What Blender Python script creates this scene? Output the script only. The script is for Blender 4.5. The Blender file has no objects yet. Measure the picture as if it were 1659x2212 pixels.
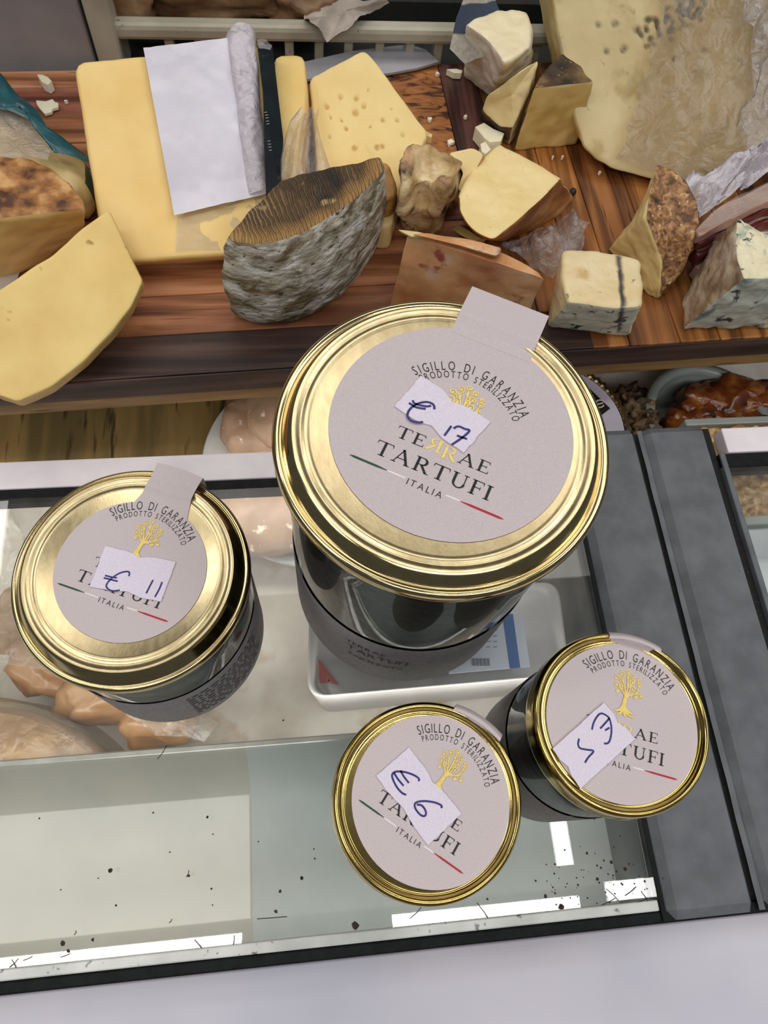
import bpy, bmesh, math, random
from mathutils import Vector, Matrix, noise
random.seed(7)
S = bpy.context.scene
COL = S.collection

# ------------------------------------------------------------------ camera
IW, IH = 1659, 2212
FPX, CX, CY, CAMZ = 1581.98, 829.5, 1106.0, 0.355
AR = Vector((0.993854105877313, -0.08446947424593726, 0.07154665716455036))
AD = Vector((-0.04833984910214034, -0.9126115968128489, -0.40595976691229446))
AW = Vector((0.09958551711764652, 0.40000622655568385, -0.9110860242024865))
cam = bpy.data.cameras.new('camera')
cam.sensor_fit = 'HORIZONTAL'; cam.sensor_width = 36.0
cam.lens = FPX / IW * 36.0
cam.clip_start = 0.01
camo = bpy.data.objects.new('camera', cam); COL.objects.link(camo)
camo.matrix_world = Matrix(((AR.x, -AD.x, -AW.x, 0), (AR.y, -AD.y, -AW.y, 0), (AR.z, -AD.z, -AW.z, CAMZ), (0, 0, 0, 1)))
S.camera = camo

# ------------------------------------------------------------------ world, lamps, exposure
wd = bpy.data.worlds.new('world'); S.world = wd; wd.use_nodes = True
wd.node_tree.nodes['Background'].inputs[0].default_value = (0.93, 0.95, 1.0, 1)
wd.node_tree.nodes['Background'].inputs[1].default_value = 0.07
def area(name, loc, sx, sy, radiance, color=(1, 1, 1), rot=(0, 0, 0)):
    l = bpy.data.lights.new(name, 'AREA'); l.shape = 'RECTANGLE'; l.size = sx; l.size_y = sy
    l.energy = radiance * math.pi * sx * sy; l.color = color
    o = bpy.data.objects.new(name, l); COL.objects.link(o); o.location = loc; o.rotation_euler = rot
    return o
area('ceiling_or_fill_panel', (-0.54, -0.02, 1.60), 0.71, 0.27, 2.7, (1.0, 0.97, 0.91))
area('ceiling_or_fill_panel', (0.25, 1.05, 1.75), 1.60, 0.75, 2.1, (1.0, 0.96, 0.91))  # added panel, there to be mirrored by the gold lids
area('ceiling_or_fill_panel', (-1.30, 0.84, 1.60), 0.90, 0.22, 8.0, (1.0, 0.98, 0.95))
area('ceiling_or_fill_panel', (1.55, 0.20, 1.75), 0.80, 1.20, 3.6, (0.94, 0.97, 1.0))  # added soft fill from the right
area('ceiling_or_fill_panel', (0.20, -1.35, 1.75), 2.00, 0.80, 3.2, (0.97, 0.98, 1.0))  # added fill above the customer side, lights the cheese fronts
area('ceiling_or_fill_panel', (-1.70, -0.30, 1.75), 0.80, 1.20, 3.2, (1.0, 0.98, 0.95))  # added soft fill from the left
area('ceiling_tube', (-0.56, -0.204, 1.60), 0.71, 0.042, 20.0, (1.0, 0.98, 0.95))
area('ceiling_tube', (0.372, -0.199, 1.60), 0.455, 0.042, 20.0, (1.0, 0.98, 0.96))
area('ceiling_tube', (0.74, -0.176, 1.60), 0.14, 0.042, 20.0, (1.0, 0.98, 0.97))
area('ceiling_tube', (0.58, -0.055, 1.60), 0.042, 0.11, 14.0, (1.0, 0.98, 0.97))
# the case's own light strip, under its rear trim, shining down into the case
area('case_or_fill_strip', (-0.12, 0.187, -0.0095), 0.52, 0.012, 8.0, (1.0, 0.94, 0.85))
area('case_or_fill_strip', (-0.14, 0.0475, -0.0165), 0.56, 0.006, 11.0, (1.0, 0.96, 0.9), (math.radians(38), 0, 0))  # added fill strip, brightens the middle of the case floor
area('case_or_fill_strip', (-0.14, -0.0392, -0.0075), 0.56, 0.004, 7.0, (1.0, 0.97, 0.93))  # added fill strip hidden under the glass rim, brightens the inner ledge
S.view_settings.view_transform = 'Standard'
S.view_settings.look = 'None'
S.view_settings.gamma = 1.0
S.view_settings.use_curve_mapping = False
S.view_settings.exposure = 0.25

# ------------------------------------------------------------------ pixel ray -> world
def ray(u, v): return AR * ((u - CX) / FPX) + AD * ((v - CY) / FPX) + AW
def W(u, v, z):
    a = ray(u, v); t = (z - CAMZ) / a.z
    return Vector((a.x * t, a.y * t, z))
def Wy(u, v, y):
    a = ray(u, v); t = y / a.y
    return Vector((a.x * t, y, CAMZ + a.z * t))
def PX(pts, z=None):
    return [W(p[0], p[1], p[2] if len(p) > 2 else z) for p in pts]
def srgb(c):
    f = lambda x: x / 12.92 if x <= 0.04045 else ((x + 0.055) / 1.055) ** 2.4
    return tuple(f(x / 255.0) for x in c[:3]) + (1.0,)

# ------------------------------------------------------------------ materials
def mat(name, stops, scale=20, detail=6, rough=0.5, bump=0.0, bscale=200, metallic=0.0, spec=0.5, stretch=(1, 1, 1),
        spots=(), wave=None, sss=0.0, dark=None, distort=0.0, bdist=0.0015, coat=0.0, rvar=0.0):
    m = bpy.data.materials.new(name); m.use_nodes = True
    nt = m.node_tree; N = nt.nodes; L = nt.links
    b = N['Principled BSDF']
    tc = N.new('ShaderNodeTexCoord'); mp = N.new('ShaderNodeMapping'); mp.inputs['Scale'].default_value = stretch
    L.new(tc.outputs['Object'], mp.inputs['Vector'])
    def nz(sc, det, dis=0.0):
        n = N.new('ShaderNodeTexNoise'); n.inputs['Scale'].default_value = sc; n.inputs['Detail'].default_value = det
        n.inputs['Distortion'].default_value = dis; L.new(mp.outputs[0], n.inputs['Vector']); return n.outputs['Fac']
    def ramp(fac, st):
        r = N.new('ShaderNodeValToRGB'); e = r.color_ramp.elements
        while len(e) < len(st): e.new(0.5)
        for el, (p, c) in zip(e, st):
            el.position = min(1, max(0, .5 + (p - .5) * .62)); el.color = srgb(c) if len(c) == 3 else c
        L.new(fac, r.inputs[0]); return r.outputs[0]
    def mix(fac, a, c):
        x = N.new('ShaderNodeMix'); x.data_type = 'RGBA'; L.new(fac, x.inputs[0]); L.new(a, x.inputs[6])
        if isinstance(c, tuple): x.inputs[7].default_value = srgb(c)
        else: L.new(c, x.inputs[7])
        return x.outputs[2]
    def step(fac, lo, hi):
        r = N.new('ShaderNodeMapRange'); r.inputs[1].default_value = lo; r.inputs[2].default_value = hi
        r.clamp = True; L.new(fac, r.inputs[0]); return r.outputs[0]
    if len(stops) == 1: stops = [(0.0, stops[0][1]), (1.0, stops[0][1])]
    col = ramp(nz(scale, detail, distort), stops)
    hts = []
    if wave:
        wv = N.new('ShaderNodeTexWave'); wv.wave_type = 'BANDS'; wv.bands_direction = wave.get('dir', 'X')
        wv.inputs['Scale'].default_value = wave['scale']; wv.inputs['Distortion'].default_value = wave.get('dist', 3)
        wv.inputs['Detail'].default_value = wave.get('det', 3); wv.inputs['Detail Scale'].default_value = wave.get('ds', 1.5)
        if 'rot' in wave:
            mw = N.new('ShaderNodeMapping'); mw.inputs['Rotation'].default_value = (0, 0, math.radians(wave['rot']))
            L.new(tc.outputs['Object'], mw.inputs['Vector']); L.new(mw.outputs[0], wv.inputs['Vector'])
        else:
            L.new(mp.outputs[0], wv.inputs['Vector'])
        f = step(wv.outputs['Fac'], wave.get('lo', 0.2), wave.get('hi', 0.8))
        if 'mask' in wave:
            mm = N.new('ShaderNodeMath'); mm.operation = 'MULTIPLY'; L.new(f, mm.inputs[0])
            L.new(step(nz(*wave['mask'][:2]), *wave['mask'][2:4]), mm.inputs[1]); f = mm.outputs[0]
        if 'amt' in wave:
            mm = N.new('ShaderNodeMath'); mm.operation = 'MULTIPLY'; L.new(f, mm.inputs[0]); mm.inputs[1].default_value = wave['amt']; f = mm.outputs[0]
        col = mix(f, col, wave['col'])
        if wave.get('bump'): hts.append((wv.outputs['Fac'], wave['bump']))
    for sp in spots:   # (scale, detail, lo, hi, colour[, distortion])
        col = mix(step(nz(sp[0], sp[1], sp[5] if len(sp) > 5 else 0), .5 + (sp[2] - .5) * .8, .5 + (sp[3] - .5) * .85), col, sp[4])
    if dark:           # per-vertex attribute of the piece (holes, veins, cracks)
        at = N.new('ShaderNodeAttribute'); at.attribute_name = 'mask'
        col = mix(at.outputs['Fac'], col, dark)
    L.new(col, b.inputs['Base Color'])
    b.inputs['Roughness'].default_value = rough; b.inputs['Metallic'].default_value = metallic
    b.inputs['Specular IOR Level'].default_value = spec
    if coat: b.inputs['Coat Weight'].default_value = coat; b.inputs['Coat Roughness'].default_value = 0.15
    if rvar:
        mr = N.new('ShaderNodeMapRange'); L.new(nz(scale * 1.7, 5), mr.inputs[0]); mr.inputs[1].default_value = .3; mr.inputs[2].default_value = .7
        mr.inputs[3].default_value = max(0.02, rough - rvar); mr.inputs[4].default_value = rough + rvar; L.new(mr.outputs[0], b.inputs['Roughness'])
    if sss:
        b.inputs['Subsurface Weight'].default_value = sss; b.inputs['Subsurface Radius'].default_value = (1, .7, .4)
        b.inputs['Subsurface Scale'].default_value = 0.004
    if bump: hts.append((nz(bscale, 8), bump))
    nrm = None
    for h, s in hts:
        bp = N.new('ShaderNodeBump'); bp.inputs['Strength'].default_value = min(1.0, s); bp.inputs['Distance'].default_value = bdist
        L.new(h, bp.inputs['Height'])
        if nrm: L.new(nrm, bp.inputs['Normal'])
        nrm = bp.outputs[0]
    if nrm: L.new(nrm, b.inputs['Normal'])
    return m

def clear_mat(name, tint, rough=0.02, haze=0.0, haze_col=(230, 230, 230), ior=1.5, bump=0.0, bscale=60, dirt=0.0, gloss=1.0, gmax=1.0):
    m = bpy.data.materials.new(name); m.use_nodes = True
    nt = m.node_tree; N = nt.nodes; L = nt.links; N.remove(N['Principled BSDF'])
    out = N['Material Output']
    tr = N.new('ShaderNodeBsdfTransparent'); tr.inputs[0].default_value = srgb(tint)
    gl = N.new('ShaderNodeBsdfGlossy'); gl.inputs['Roughness'].default_value = rough
    df = N.new('ShaderNodeBsdfDiffuse'); df.inputs[0].default_value = srgb(haze_col)
    lw_ = N.new('ShaderNodeLayerWeight'); lw_.inputs['Blend'].default_value = .5
    pw = N.new('ShaderNodeMath'); pw.operation = 'POWER'; pw.inputs[1].default_value = 5.0; L.new(lw_.outputs['Facing'], pw.inputs[0])
    fr = N.new('ShaderNodeMath'); fr.operation = 'MULTIPLY_ADD'; fr.inputs[1].default_value = .955; fr.inputs[2].default_value = ((ior - 1) / (ior + 1)) ** 2; L.new(pw.outputs[0], fr.inputs[0])
    m1 = N.new('ShaderNodeMixShader'); m1.inputs[0].default_value = haze
    m2 = N.new('ShaderNodeMixShader')
    tc = N.new('ShaderNodeTexCoord')
    if dirt:
        n = N.new('ShaderNodeTexNoise'); n.inputs['Scale'].default_value = 35; n.inputs['Detail'].default_value = 9
        L.new(tc.outputs['Object'], n.inputs['Vector'])
        r = N.new('ShaderNodeMapRange'); r.inputs[1].default_value = .42; r.inputs[2].default_value = .75
        r.inputs[3].default_value = haze; r.inputs[4].default_value = haze + dirt; L.new(n.outputs['Fac'], r.inputs[0]); L.new(r.outputs[0], m1.inputs[0])
    if bump:
        n = N.new('ShaderNodeTexNoise'); n.inputs['Scale'].default_value = bscale; n.inputs['Detail'].default_value = 5; n.inputs['Distortion'].default_value = 1.5
        L.new(tc.outputs['Object'], n.inputs['Vector'])
        bp = N.new('ShaderNodeBump'); bp.inputs['Strength'].default_value = bump; bp.inputs['Distance'].default_value = 0.003
        L.new(n.outputs['Fac'], bp.inputs['Height'])
        for s in (gl, df, lw_): L.new(bp.outputs[0], s.inputs['Normal'])
    L.new(tr.outputs[0], m1.inputs[1]); L.new(df.outputs[0], m1.inputs[2])
    mu = N.new('ShaderNodeMath'); mu.operation = 'MULTIPLY'; L.new(fr.outputs[0], mu.inputs[0]); mu.inputs[1].default_value = gloss
    mn = N.new('ShaderNodeMath'); mn.operation = 'MINIMUM'; L.new(mu.outputs[0], mn.inputs[0]); mn.inputs[1].default_value = gmax
    L.new(mn.outputs[0], m2.inputs[0]); L.new(m1.outputs[0], m2.inputs[1]); L.new(gl.outputs[0], m2.inputs[2])
    L.new(m2.outputs[0], out.inputs[0])
    return m

M = {}
# metal, plastic, glass of the case
M['gold'] = mat('gold_lid', [(.3, (212, 192, 148)), (.7, (222, 204, 160))], scale=300, rough=.30, metallic=1, bump=.07, bscale=1500, bdist=.0004, stretch=(1, .35, 1), rvar=.03)
M['gold_rim'] = mat('polished_gold_rim', [(.3, (206, 186, 138)), (.7, (214, 194, 146))], scale=300, rough=.13, metallic=1, bump=.02, bscale=900, bdist=.0003)
M['gold_bright'] = mat('gold_lid_yellow', [(.3, (196, 170, 98)), (.7, (208, 184, 114))], scale=200, rough=.14, metallic=1, bump=.03, bscale=900, bdist=.0004)
M['foil'] = mat('gold_foil_print', [(.3, (226, 196, 96)), (.7, (238, 212, 124))], scale=900, rough=.4, metallic=.2)
M['kraft'] = mat('grey_kraft_paper', [(.35, (192, 179, 180)), (.65, (201, 188, 189))], scale=2600, detail=3, rough=.75, bump=.15, bscale=2600, bdist=.0002, spots=[(2600, 2, .80, .90, (168, 154, 150))])
M['kraft_dark'] = mat('grey_body_label', [(.35, (128, 122, 124)), (.65, (142, 136, 138))], scale=500, rough=.6, spots=[(900, 3, .76, .85, (110, 100, 96))])
M['kraft_brown'] = mat('brown_grey_body_label', [(.35, (112, 104, 98)), (.65, (130, 122, 114))], scale=500, rough=.5)
M['tag'] = mat('white_price_paper', [(.3, (214, 204, 218)), (.7, (224, 215, 228))], scale=1800, rough=.8, bump=.06, bscale=2200, bdist=.0002)
M['ink'] = mat('black_print', [(0, (22, 20, 26))], rough=.6)
M['pen'] = mat('blue_pen_ink', [(.3, (30, 24, 92)), (.7, (48, 40, 120))], scale=900, rough=.45)
M['green_ink'] = mat('green_print', [(0, (22, 72, 52))], rough=.6)
M['white_ink'] = mat('white_print', [(0, (232, 218, 220))], rough=.6)
M['red_ink'] = mat('red_print', [(0, (176, 22, 42))], rough=.6)
M['truffle'] = mat('dark_truffle_filling', [(.3, (6, 6, 5)), (.6, (16, 17, 14)), (.75, (30, 31, 26))], scale=60, detail=8, rough=.5, bump=.5, bscale=120, bdist=.002, spec=.25)
M['jar_glass'] = clear_mat('jar_glass', (246, 250, 248), rough=.03)
M['pane'] = clear_mat('case_glass', (251, 252, 251), rough=.012, haze=.03, haze_col=(190, 188, 184), dirt=.08)
M['frame'] = mat('grey_plastic_frame', [(.3, (86, 89, 92)), (.7, (102, 105, 108))], scale=60, detail=8, rough=.55, bump=.25, bscale=1100, bdist=.0004, spots=[(600, 2, .86, .94, (140, 140, 142))])
M['rubber'] = mat('black_rubber', [(.3, (6, 8, 9)), (.7, (16, 19, 20))], scale=200, rough=.6, spec=.2, bump=.3, bscale=600, bdist=.0006)
M['groove'] = mat('black_groove', [(.35, (8, 8, 9)), (.7, (20, 18, 17))], scale=500, rough=.85, spots=[(1500, 2, .68, .76, (70, 66, 60))])  # near-black with a few paler specks
M['white_metal'] = mat('white_enamel', [(.3, (222, 212, 216)), (.7, (236, 227, 230))], scale=30, rough=.35, spots=[(420, 2, .84, .90, (140, 130, 128))])
M['front'] = mat('pale_lilac_enamel', [(.3, (178, 178, 190)), (.7, (198, 194, 202))], scale=9, detail=3, rough=.38, bump=.05, bscale=700, bdist=.0003, rvar=.05)
M['ledge'] = mat('pale_inner_ledge', [(.3, (192, 189, 177)), (.7, (206, 203, 190))], scale=14, detail=5, rough=.45)
M['ledge_reflect'] = mat('reflection_tinted_ledge', [(.3, (196, 203, 200)), (.7, (210, 215, 211))], scale=14, detail=5, rough=.45)  # cool tone of a reflection in the glass, put into the ledge colour
M['steel'] = mat('bright_steel_edge', [(.3, (196, 194, 186)), (.7, (220, 218, 210))], scale=60, rough=.3, metallic=.6)
M['case_floor'] = mat('stained_case_floor', [(.25, (176, 168, 156)), (.5, (206, 200, 190)), (.75, (222, 217, 208))], scale=16, detail=8, rough=.5, spots=[(30, 6, .6, .75, (176, 148, 112))])
M['case_rear'] = mat('olive_streaked_shelf', [(.3, (96, 82, 48)), (.6, (136, 112, 66)), (.8, (150, 126, 80))], scale=50, detail=6, rough=.6, stretch=(1, .12, 1), spots=[(160, 4, .62, .7, (60, 48, 26))])
M['inner_wall'] = mat('dark_inner_wall', [(.3, (78, 84, 84)), (.7, (120, 124, 122))], scale=20, rough=.4)
M['trim_clear'] = mat('polished_glass_rim', [(.3, (176, 178, 172)), (.7, (206, 206, 200))], scale=40, rough=.2, spots=[(300, 4, .66, .74, (110, 108, 100))])
M['dirt'] = mat('dark_crumb', [(.3, (30, 26, 22)), (.7, (70, 58, 46))], scale=900, rough=.9)
M['scratch'] = mat('grey_scratch', [(0, (120, 116, 112))], rough=.9)
# wood
def wood(name, a, b, c, axis='X', **k):
    st = (.05, 1, 1) if axis == 'X' else (1, .05, 1)
    return mat(name, [(.28, a), (.5, b), (.72, c)], scale=k.get('scale', 130), detail=8, rough=.5, stretch=st, distort=k.get('dist', .35),
               spots=[(k.get('s2', 42), 5, .55, .68, a, .6), (330, 4, .66, .76, k.get('line', (58, 32, 20)))], bump=.25, bscale=260, bdist=.0006, spec=.4)
M['wood'] = wood('warm_brown_wood', (104, 62, 38), (158, 102, 66), (186, 128, 88))
M['wood2'] = wood('pale_brown_wood', (126, 76, 48), (172, 114, 76), (198, 142, 102))
M['wood_red'] = wood('reddish_wood', (96, 52, 38), (140, 82, 62), (160, 104, 82))
M['walnut'] = wood('dark_walnut_wood', (40, 27, 22), (64, 45, 38), (84, 62, 54))
M['walnut_y'] = wood('dark_red_walnut_wood', (46, 24, 20), (72, 40, 34), (98, 62, 54), 'Y')
M['wood_or'] = wood('orange_olive_wood', (96, 56, 22), (150, 94, 42), (178, 120, 62), 'Y', scale=90, dist=.9)
M['wood_or2'] = wood('honey_olive_wood', (110, 64, 26), (166, 106, 50), (190, 136, 74), 'Y', scale=90, dist=.9)
M['wood_or3'] = wood('burnt_olive_wood', (78, 44, 20), (128, 78, 38), (160, 104, 54), 'Y', scale=90, dist=.9)
M['burl'] = mat('marbled_orange_wood', [(.3, (70, 38, 20)), (.45, (150, 92, 44)), (.7, (172, 112, 60))], scale=70, detail=7, rough=.5, stretch=(.6, 1.6, 1), distort=2.2, bump=.3, bscale=200, bdist=.0006)
M['edge_wood'] = wood('brown_board_edge', (64, 40, 24), (92, 60, 36), (110, 76, 48))
M['edge_pale'] = wood('tan_board_edge', (112, 82, 48), (146, 112, 70), (164, 130, 84))
# cheese pastes
def paste(name, a, b, **k):
    k.setdefault('rough', .45); k.setdefault('bump', .12); k.setdefault('bscale', 240)
    return mat(name, [(.3, a), (.7, b)], scale=k.pop('scale', 25), detail=7, sss=.25, bdist=.0012, spec=.45, **k)
M['loaf'] = paste('yellow_loaf_paste', (236, 200, 124), (244, 212, 140), bump=.03)
M['holey'] = paste('holey_yellow_paste', (232, 202, 132), (240, 214, 148), bump=.06, dark=(204, 164, 92))
M['young'] = paste('pale_yellow_paste', (226, 192, 116), (238, 208, 134), bump=.05, spots=[(95, 2, .74, .79, (176, 140, 70))])
M['aged'] = paste('golden_paste', (222, 182, 110), (234, 198, 130), bump=.06)
M['dome'] = paste('cream_yellow_paste', (236, 208, 142), (242, 218, 158), bump=.06, scale=40, spots=[(500, 2, .72, .78, (206, 172, 100))])
M['ricotta'] = paste('white_ricotta_paste', (238, 222, 182), (246, 234, 204), bump=.05)
M['ricotta_cut'] = paste('crumbly_white_paste', (222, 214, 198), (238, 232, 220), bump=.5, bscale=150)
M['firm'] = paste('beige_firm_paste', (214, 190, 134), (226, 204, 150), bump=.08)
M['firm2'] = paste('dull_yellow_paste', (192, 162, 96), (210, 182, 120), bump=.08, scale=50)
M['pecorino'] = paste('ivory_grainy_paste', (192, 170, 120), (208, 190, 144), bump=.2, bscale=300, scale=14, dark=(70, 54, 32), spots=[(110, 3, .70, .76, (170, 146, 88)), (38, 6, .60, .70, (176, 154, 100))])
M['pale_wedge'] = paste('greenish_pale_paste', (226, 200, 136), (236, 214, 152), bump=.07)
M['blue_top'] = paste('cream_blue_cheese_paste', (224, 200, 150), (236, 218, 176), bump=.2, bscale=160, dark=(44, 46, 54), spots=[(40, 4, .58, .70, (206, 166, 110)), (130, 3, .68, .73, (96, 100, 88))])
M['blue_front'] = paste('grey_blue_veined_paste', (196, 192, 168), (214, 210, 188), bump=.3, bscale=130, dark=(44, 46, 54), spots=[(75, 5, .62, .72, (132, 144, 132), 1.0), (130, 6, .62, .68, (40, 58, 66), .6)])
M['gorg'] = paste('ivory_blue_cheese_paste', (226, 214, 176), (236, 226, 192), bump=.35, bscale=120, spots=[(55, 5, .63, .72, (176, 180, 158), 1.2), (120, 6, .62, .67, (44, 62, 70), .6)])
M['gorg_front'] = paste('grey_blue_cheese_paste', (190, 192, 178), (210, 208, 188), bump=.45, bscale=110, spots=[(42, 5, .57, .68, (122, 138, 134), 1.3), (80, 6, .58, .64, (34, 50, 60), .7)])
M['crumb'] = paste('cheese_crumb', (232, 222, 190), (244, 236, 210), bump=.3)
# rinds
M['tomme_side'] = mat('grey_mould_rind', [(.28, (110, 94, 64)), (.5, (178, 168, 148)), (.70, (218, 212, 200))], scale=60, detail=12, rough=.9, stretch=(1, 1, 2.0), distort=.9, bump=.9, bscale=200, bdist=.0026, spots=[(30, 7, .58, .70, (124, 98, 58)), (240, 4, .64, .72, (80, 70, 54))])
M['tomme_top'] = mat('dark_basket_rind', [(.25, (80, 62, 42)), (.5, (126, 98, 64)), (.75, (170, 140, 96))], scale=26, detail=8, rough=.6, bump=.4, bscale=180, bdist=.0012,
                     dark=(184, 140, 80), spots=[(17, 5, .47, .60, (58, 48, 40), .5), (90, 4, .70, .76, (176, 150, 110))],
                     wave=dict(scale=135, rot=-14, dist=9, det=4, ds=.5, lo=.30, hi=.75, col=(40, 34, 28), amt=.75, bump=1.0, mask=(26, 5, .36, .56)))
M['brown_top'] = mat('toasted_brown_rind', [(.30, (84, 48, 26)), (.5, (166, 112, 60)), (.68, (214, 166, 108))], scale=70, detail=9, rough=.55, bump=.6, bscale=180, bdist=.0012, spots=[(30, 6, .58, .70, (104, 60, 34))])
M['tan_rind'] = mat('tan_rind', [(.3, (160, 112, 56)), (.7, (206, 160, 94))], scale=60, rough=.6, bump=.3, bscale=200)
M['dome_rind'] = mat('orange_brown_rind', [(.28, (118, 70, 34)), (.5, (158, 102, 54)), (.75, (184, 130, 78))], scale=50, detail=9, rough=.5, bump=.4, bscale=180, spots=[(60, 6, .62, .74, (196, 158, 116))])
M['dark_rind'] = mat('black_brown_rind', [(.3, (38, 30, 22)), (.5, (84, 62, 38)), (.72, (134, 104, 66))], scale=60, detail=9, rough=.75, bump=.8, bscale=160, spots=[(180, 4, .66, .74, (168, 142, 100))])
M['bark_rind'] = mat('bark_brown_rind', [(.26, (84, 56, 32)), (.48, (142, 98, 58)), (.72, (188, 142, 94))], scale=260, detail=9, rough=.55, distort=.8, bump=1, bscale=170, bdist=.0025, spots=[(36, 5, .63, .72, (48, 36, 26)), (300, 4, .66, .72, (214, 176, 124))])
M['orange_rind'] = mat('orange_washed_rind', [(.28, (176, 112, 66)), (.5, (212, 156, 104)), (.72, (226, 184, 138))], scale=24, detail=8, rough=.35, bump=.3, bscale=140, coat=.3, spots=[(75, 3, .66, .74, (150, 62, 40)), (46, 7, .60, .74, (204, 176, 156))])
M['mould_rind'] = mat('wrinkled_mould_rind', [(.28, (138, 108, 64)), (.5, (196, 164, 112)), (.72, (226, 204, 160))], scale=45, detail=9, rough=.7, bump=1, bscale=130, bdist=.0025, spots=[(70, 6, .59, .66, (70, 64, 54)), (34, 5, .62, .72, (206, 160, 120))])
M['gorg_rind'] = mat('pitted_grey_pink_rind', [(.28, (128, 100, 74)), (.5, (172, 148, 120)), (.72, (204, 188, 166))], scale=55, detail=9, rough=.75, bump=.9, bscale=150, bdist=.002, spots=[(90, 5, .62, .70, (126, 82, 40))])
M['thin_rind'] = mat('waxy_thin_rind', [(.3, (196, 158, 84)), (.7, (216, 184, 116))], scale=60, rough=.4, bump=.1)
M['rind_cream'] = mat('cream_wrinkled_rind', [(.3, (196, 172, 116)), (.7, (214, 194, 142))], scale=50, rough=.6, bump=.3)
# wraps, cloth, plastics
M['paper'] = mat('white_wrap_paper', [(.3, (208, 202, 212)), (.7, (222, 217, 226))], scale=20, rough=.38, bump=.35, bscale=38, bdist=.005, coat=.25)
M['film_tan'] = clear_mat('tan_tinted_film', (232, 224, 212), rough=.22, haze=.20, haze_col=(172, 156, 128), bump=.45, bscale=70, gloss=.9, gmax=.12)
M['film'] = clear_mat('clear_film', (246, 246, 244), rough=.22, haze=.20, haze_col=(206, 198, 190), bump=.5, bscale=90, gloss=1.2, gmax=.22)
M['film_dense'] = clear_mat('crumpled_film', (246, 244, 242), rough=.16, haze=.26, haze_col=(214, 206, 202), bump=.9, bscale=120, gloss=1.6, gmax=.34)
M['film_white'] = clear_mat('milky_film', (240, 240, 240), rough=.28, haze=.74, haze_col=(222, 214, 220), bump=.9, bscale=90, gloss=1.4, gmax=.30)
M['black_label'] = mat('black_glossy_label', [(.3, (14, 20, 24)), (.7, (26, 34, 38))], scale=40, rough=.18, coat=.5)
M['teal'] = mat('teal_plastic_wrap', [(.3, (10, 58, 66)), (.7, (22, 86, 92))], scale=25, rough=.3, bump=.4, bscale=50, bdist=.003, coat=.3)
M['crate'] = mat('grey_white_crate_plastic', [(.3, (158, 152, 134)), (.7, (180, 174, 156))], scale=25, rough=.45, spots=[(120, 4, .68, .76, (112, 104, 90))])
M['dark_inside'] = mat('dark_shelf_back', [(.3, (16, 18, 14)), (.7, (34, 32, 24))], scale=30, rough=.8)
M['brown_pack'] = mat('brown_packing_paper', [(.28, (78, 52, 34)), (.5, (122, 90, 60)), (.72, (164, 130, 98))], scale=14, detail=7, rough=.45, bump=.7, bscale=30, bdist=.006)
M['rag'] = mat('grey_beige_rag', [(.3, (150, 138, 126)), (.7, (180, 168, 156))], scale=30, rough=.9, bump=.4, bscale=500, bdist=.0006)
M['stripe'] = mat('striped_kitchen_cloth', [(.3, (150, 142, 132)), (.7, (170, 162, 150))], scale=300, rough=.9, wave=dict(scale=11, dir='Z', dist=.4, det=1, lo=.70, hi=.76, col=(52, 62, 78)))
M['grey_steel'] = mat('grey_sheet_steel', [(.3, (146, 142, 142)), (.7, (164, 159, 158))], scale=18, rough=.5, metallic=.2)
M['blade'] = mat('brushed_blade_steel', [(.3, (150, 148, 152)), (.7, (176, 174, 180))], scale=60, rough=.4, metallic=.25, stretch=(.2, 1, 1))
M['plate'] = mat('grey_white_plate', [(.3, (186, 186, 184)), (.7, (206, 205, 202))], scale=20, rough=.35)
M['sausage'] = mat('pale_pink_casing', [(.3, (160, 130, 106)), (.7, (186, 156, 130))], scale=50, detail=7, rough=.4, bump=.35, bscale=100, spots=[(140, 4, .66, .74, (236, 220, 200))])
M['wheel_film'] = mat('golden_wheel_rind', [(.28, (150, 112, 62)), (.5, (188, 150, 94)), (.72, (214, 184, 130))], scale=50, detail=9, rough=.35, bump=.4, bscale=130, coat=.3)
M['wheel_side'] = mat('orange_tan_wheel_side', [(.3, (160, 110, 66)), (.7, (190, 144, 98))], scale=40, rough=.4)
M['tan_lump'] = mat('tan_wrapped_cheese', [(.3, (156, 112, 70)), (.7, (196, 156, 112))], scale=24, detail=6, rough=.35, coat=.3, bump=.3, bscale=50)
M['tray'] = mat('white_plastic_tray', [(.3, (214, 212, 212)), (.7, (226, 224, 224))], scale=20, rough=.35)
M['card'] = mat('pale_blue_card', [(.3, (206, 212, 226)), (.7, (218, 222, 234))], scale=20, rough=.5)
M['blue_ink'] = mat('blue_print', [(0, (54, 102, 166))], rough=.5)
M['red_plastic'] = mat('red_corner_plastic', [(0, (176, 62, 50))], rough=.5)
M['grey_ink'] = mat('grey_print', [(0, (120, 124, 138))], rough=.6)
M['choc'] = mat('dark_brown_print', [(0, (42, 28, 16))], rough=.5)
M['dried'] = mat('dark_dried_food', [(.28, (30, 22, 14)), (.5, (84, 62, 38)), (.72, (130, 104, 70))], scale=90, detail=8, rough=.6, bump=.8, bscale=150)
M['roast'] = mat('roasted_brown_food', [(.28, (58, 20, 8)), (.5, (128, 62, 22)), (.72, (186, 126, 52))], scale=40, detail=8, rough=.3, bump=.5, bscale=90, coat=.4)
M['green_bag'] = mat('olive_green_wrap', [(.3, (108, 104, 56)), (.7, (142, 134, 84))], scale=25, rough=.35, bump=.3, bscale=50)
M['tub'] = mat('frosted_grey_tub', [(.3, (142, 150, 144)), (.7, (166, 172, 166))], scale=20, rough=.3)
M['grain'] = mat('golden_grain', [(.28, (150, 104, 52)), (.5, (206, 160, 96)), (.72, (240, 208, 150))], scale=220, detail=6, rough=.5, bump=.9, bscale=240, bdist=.002)
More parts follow.
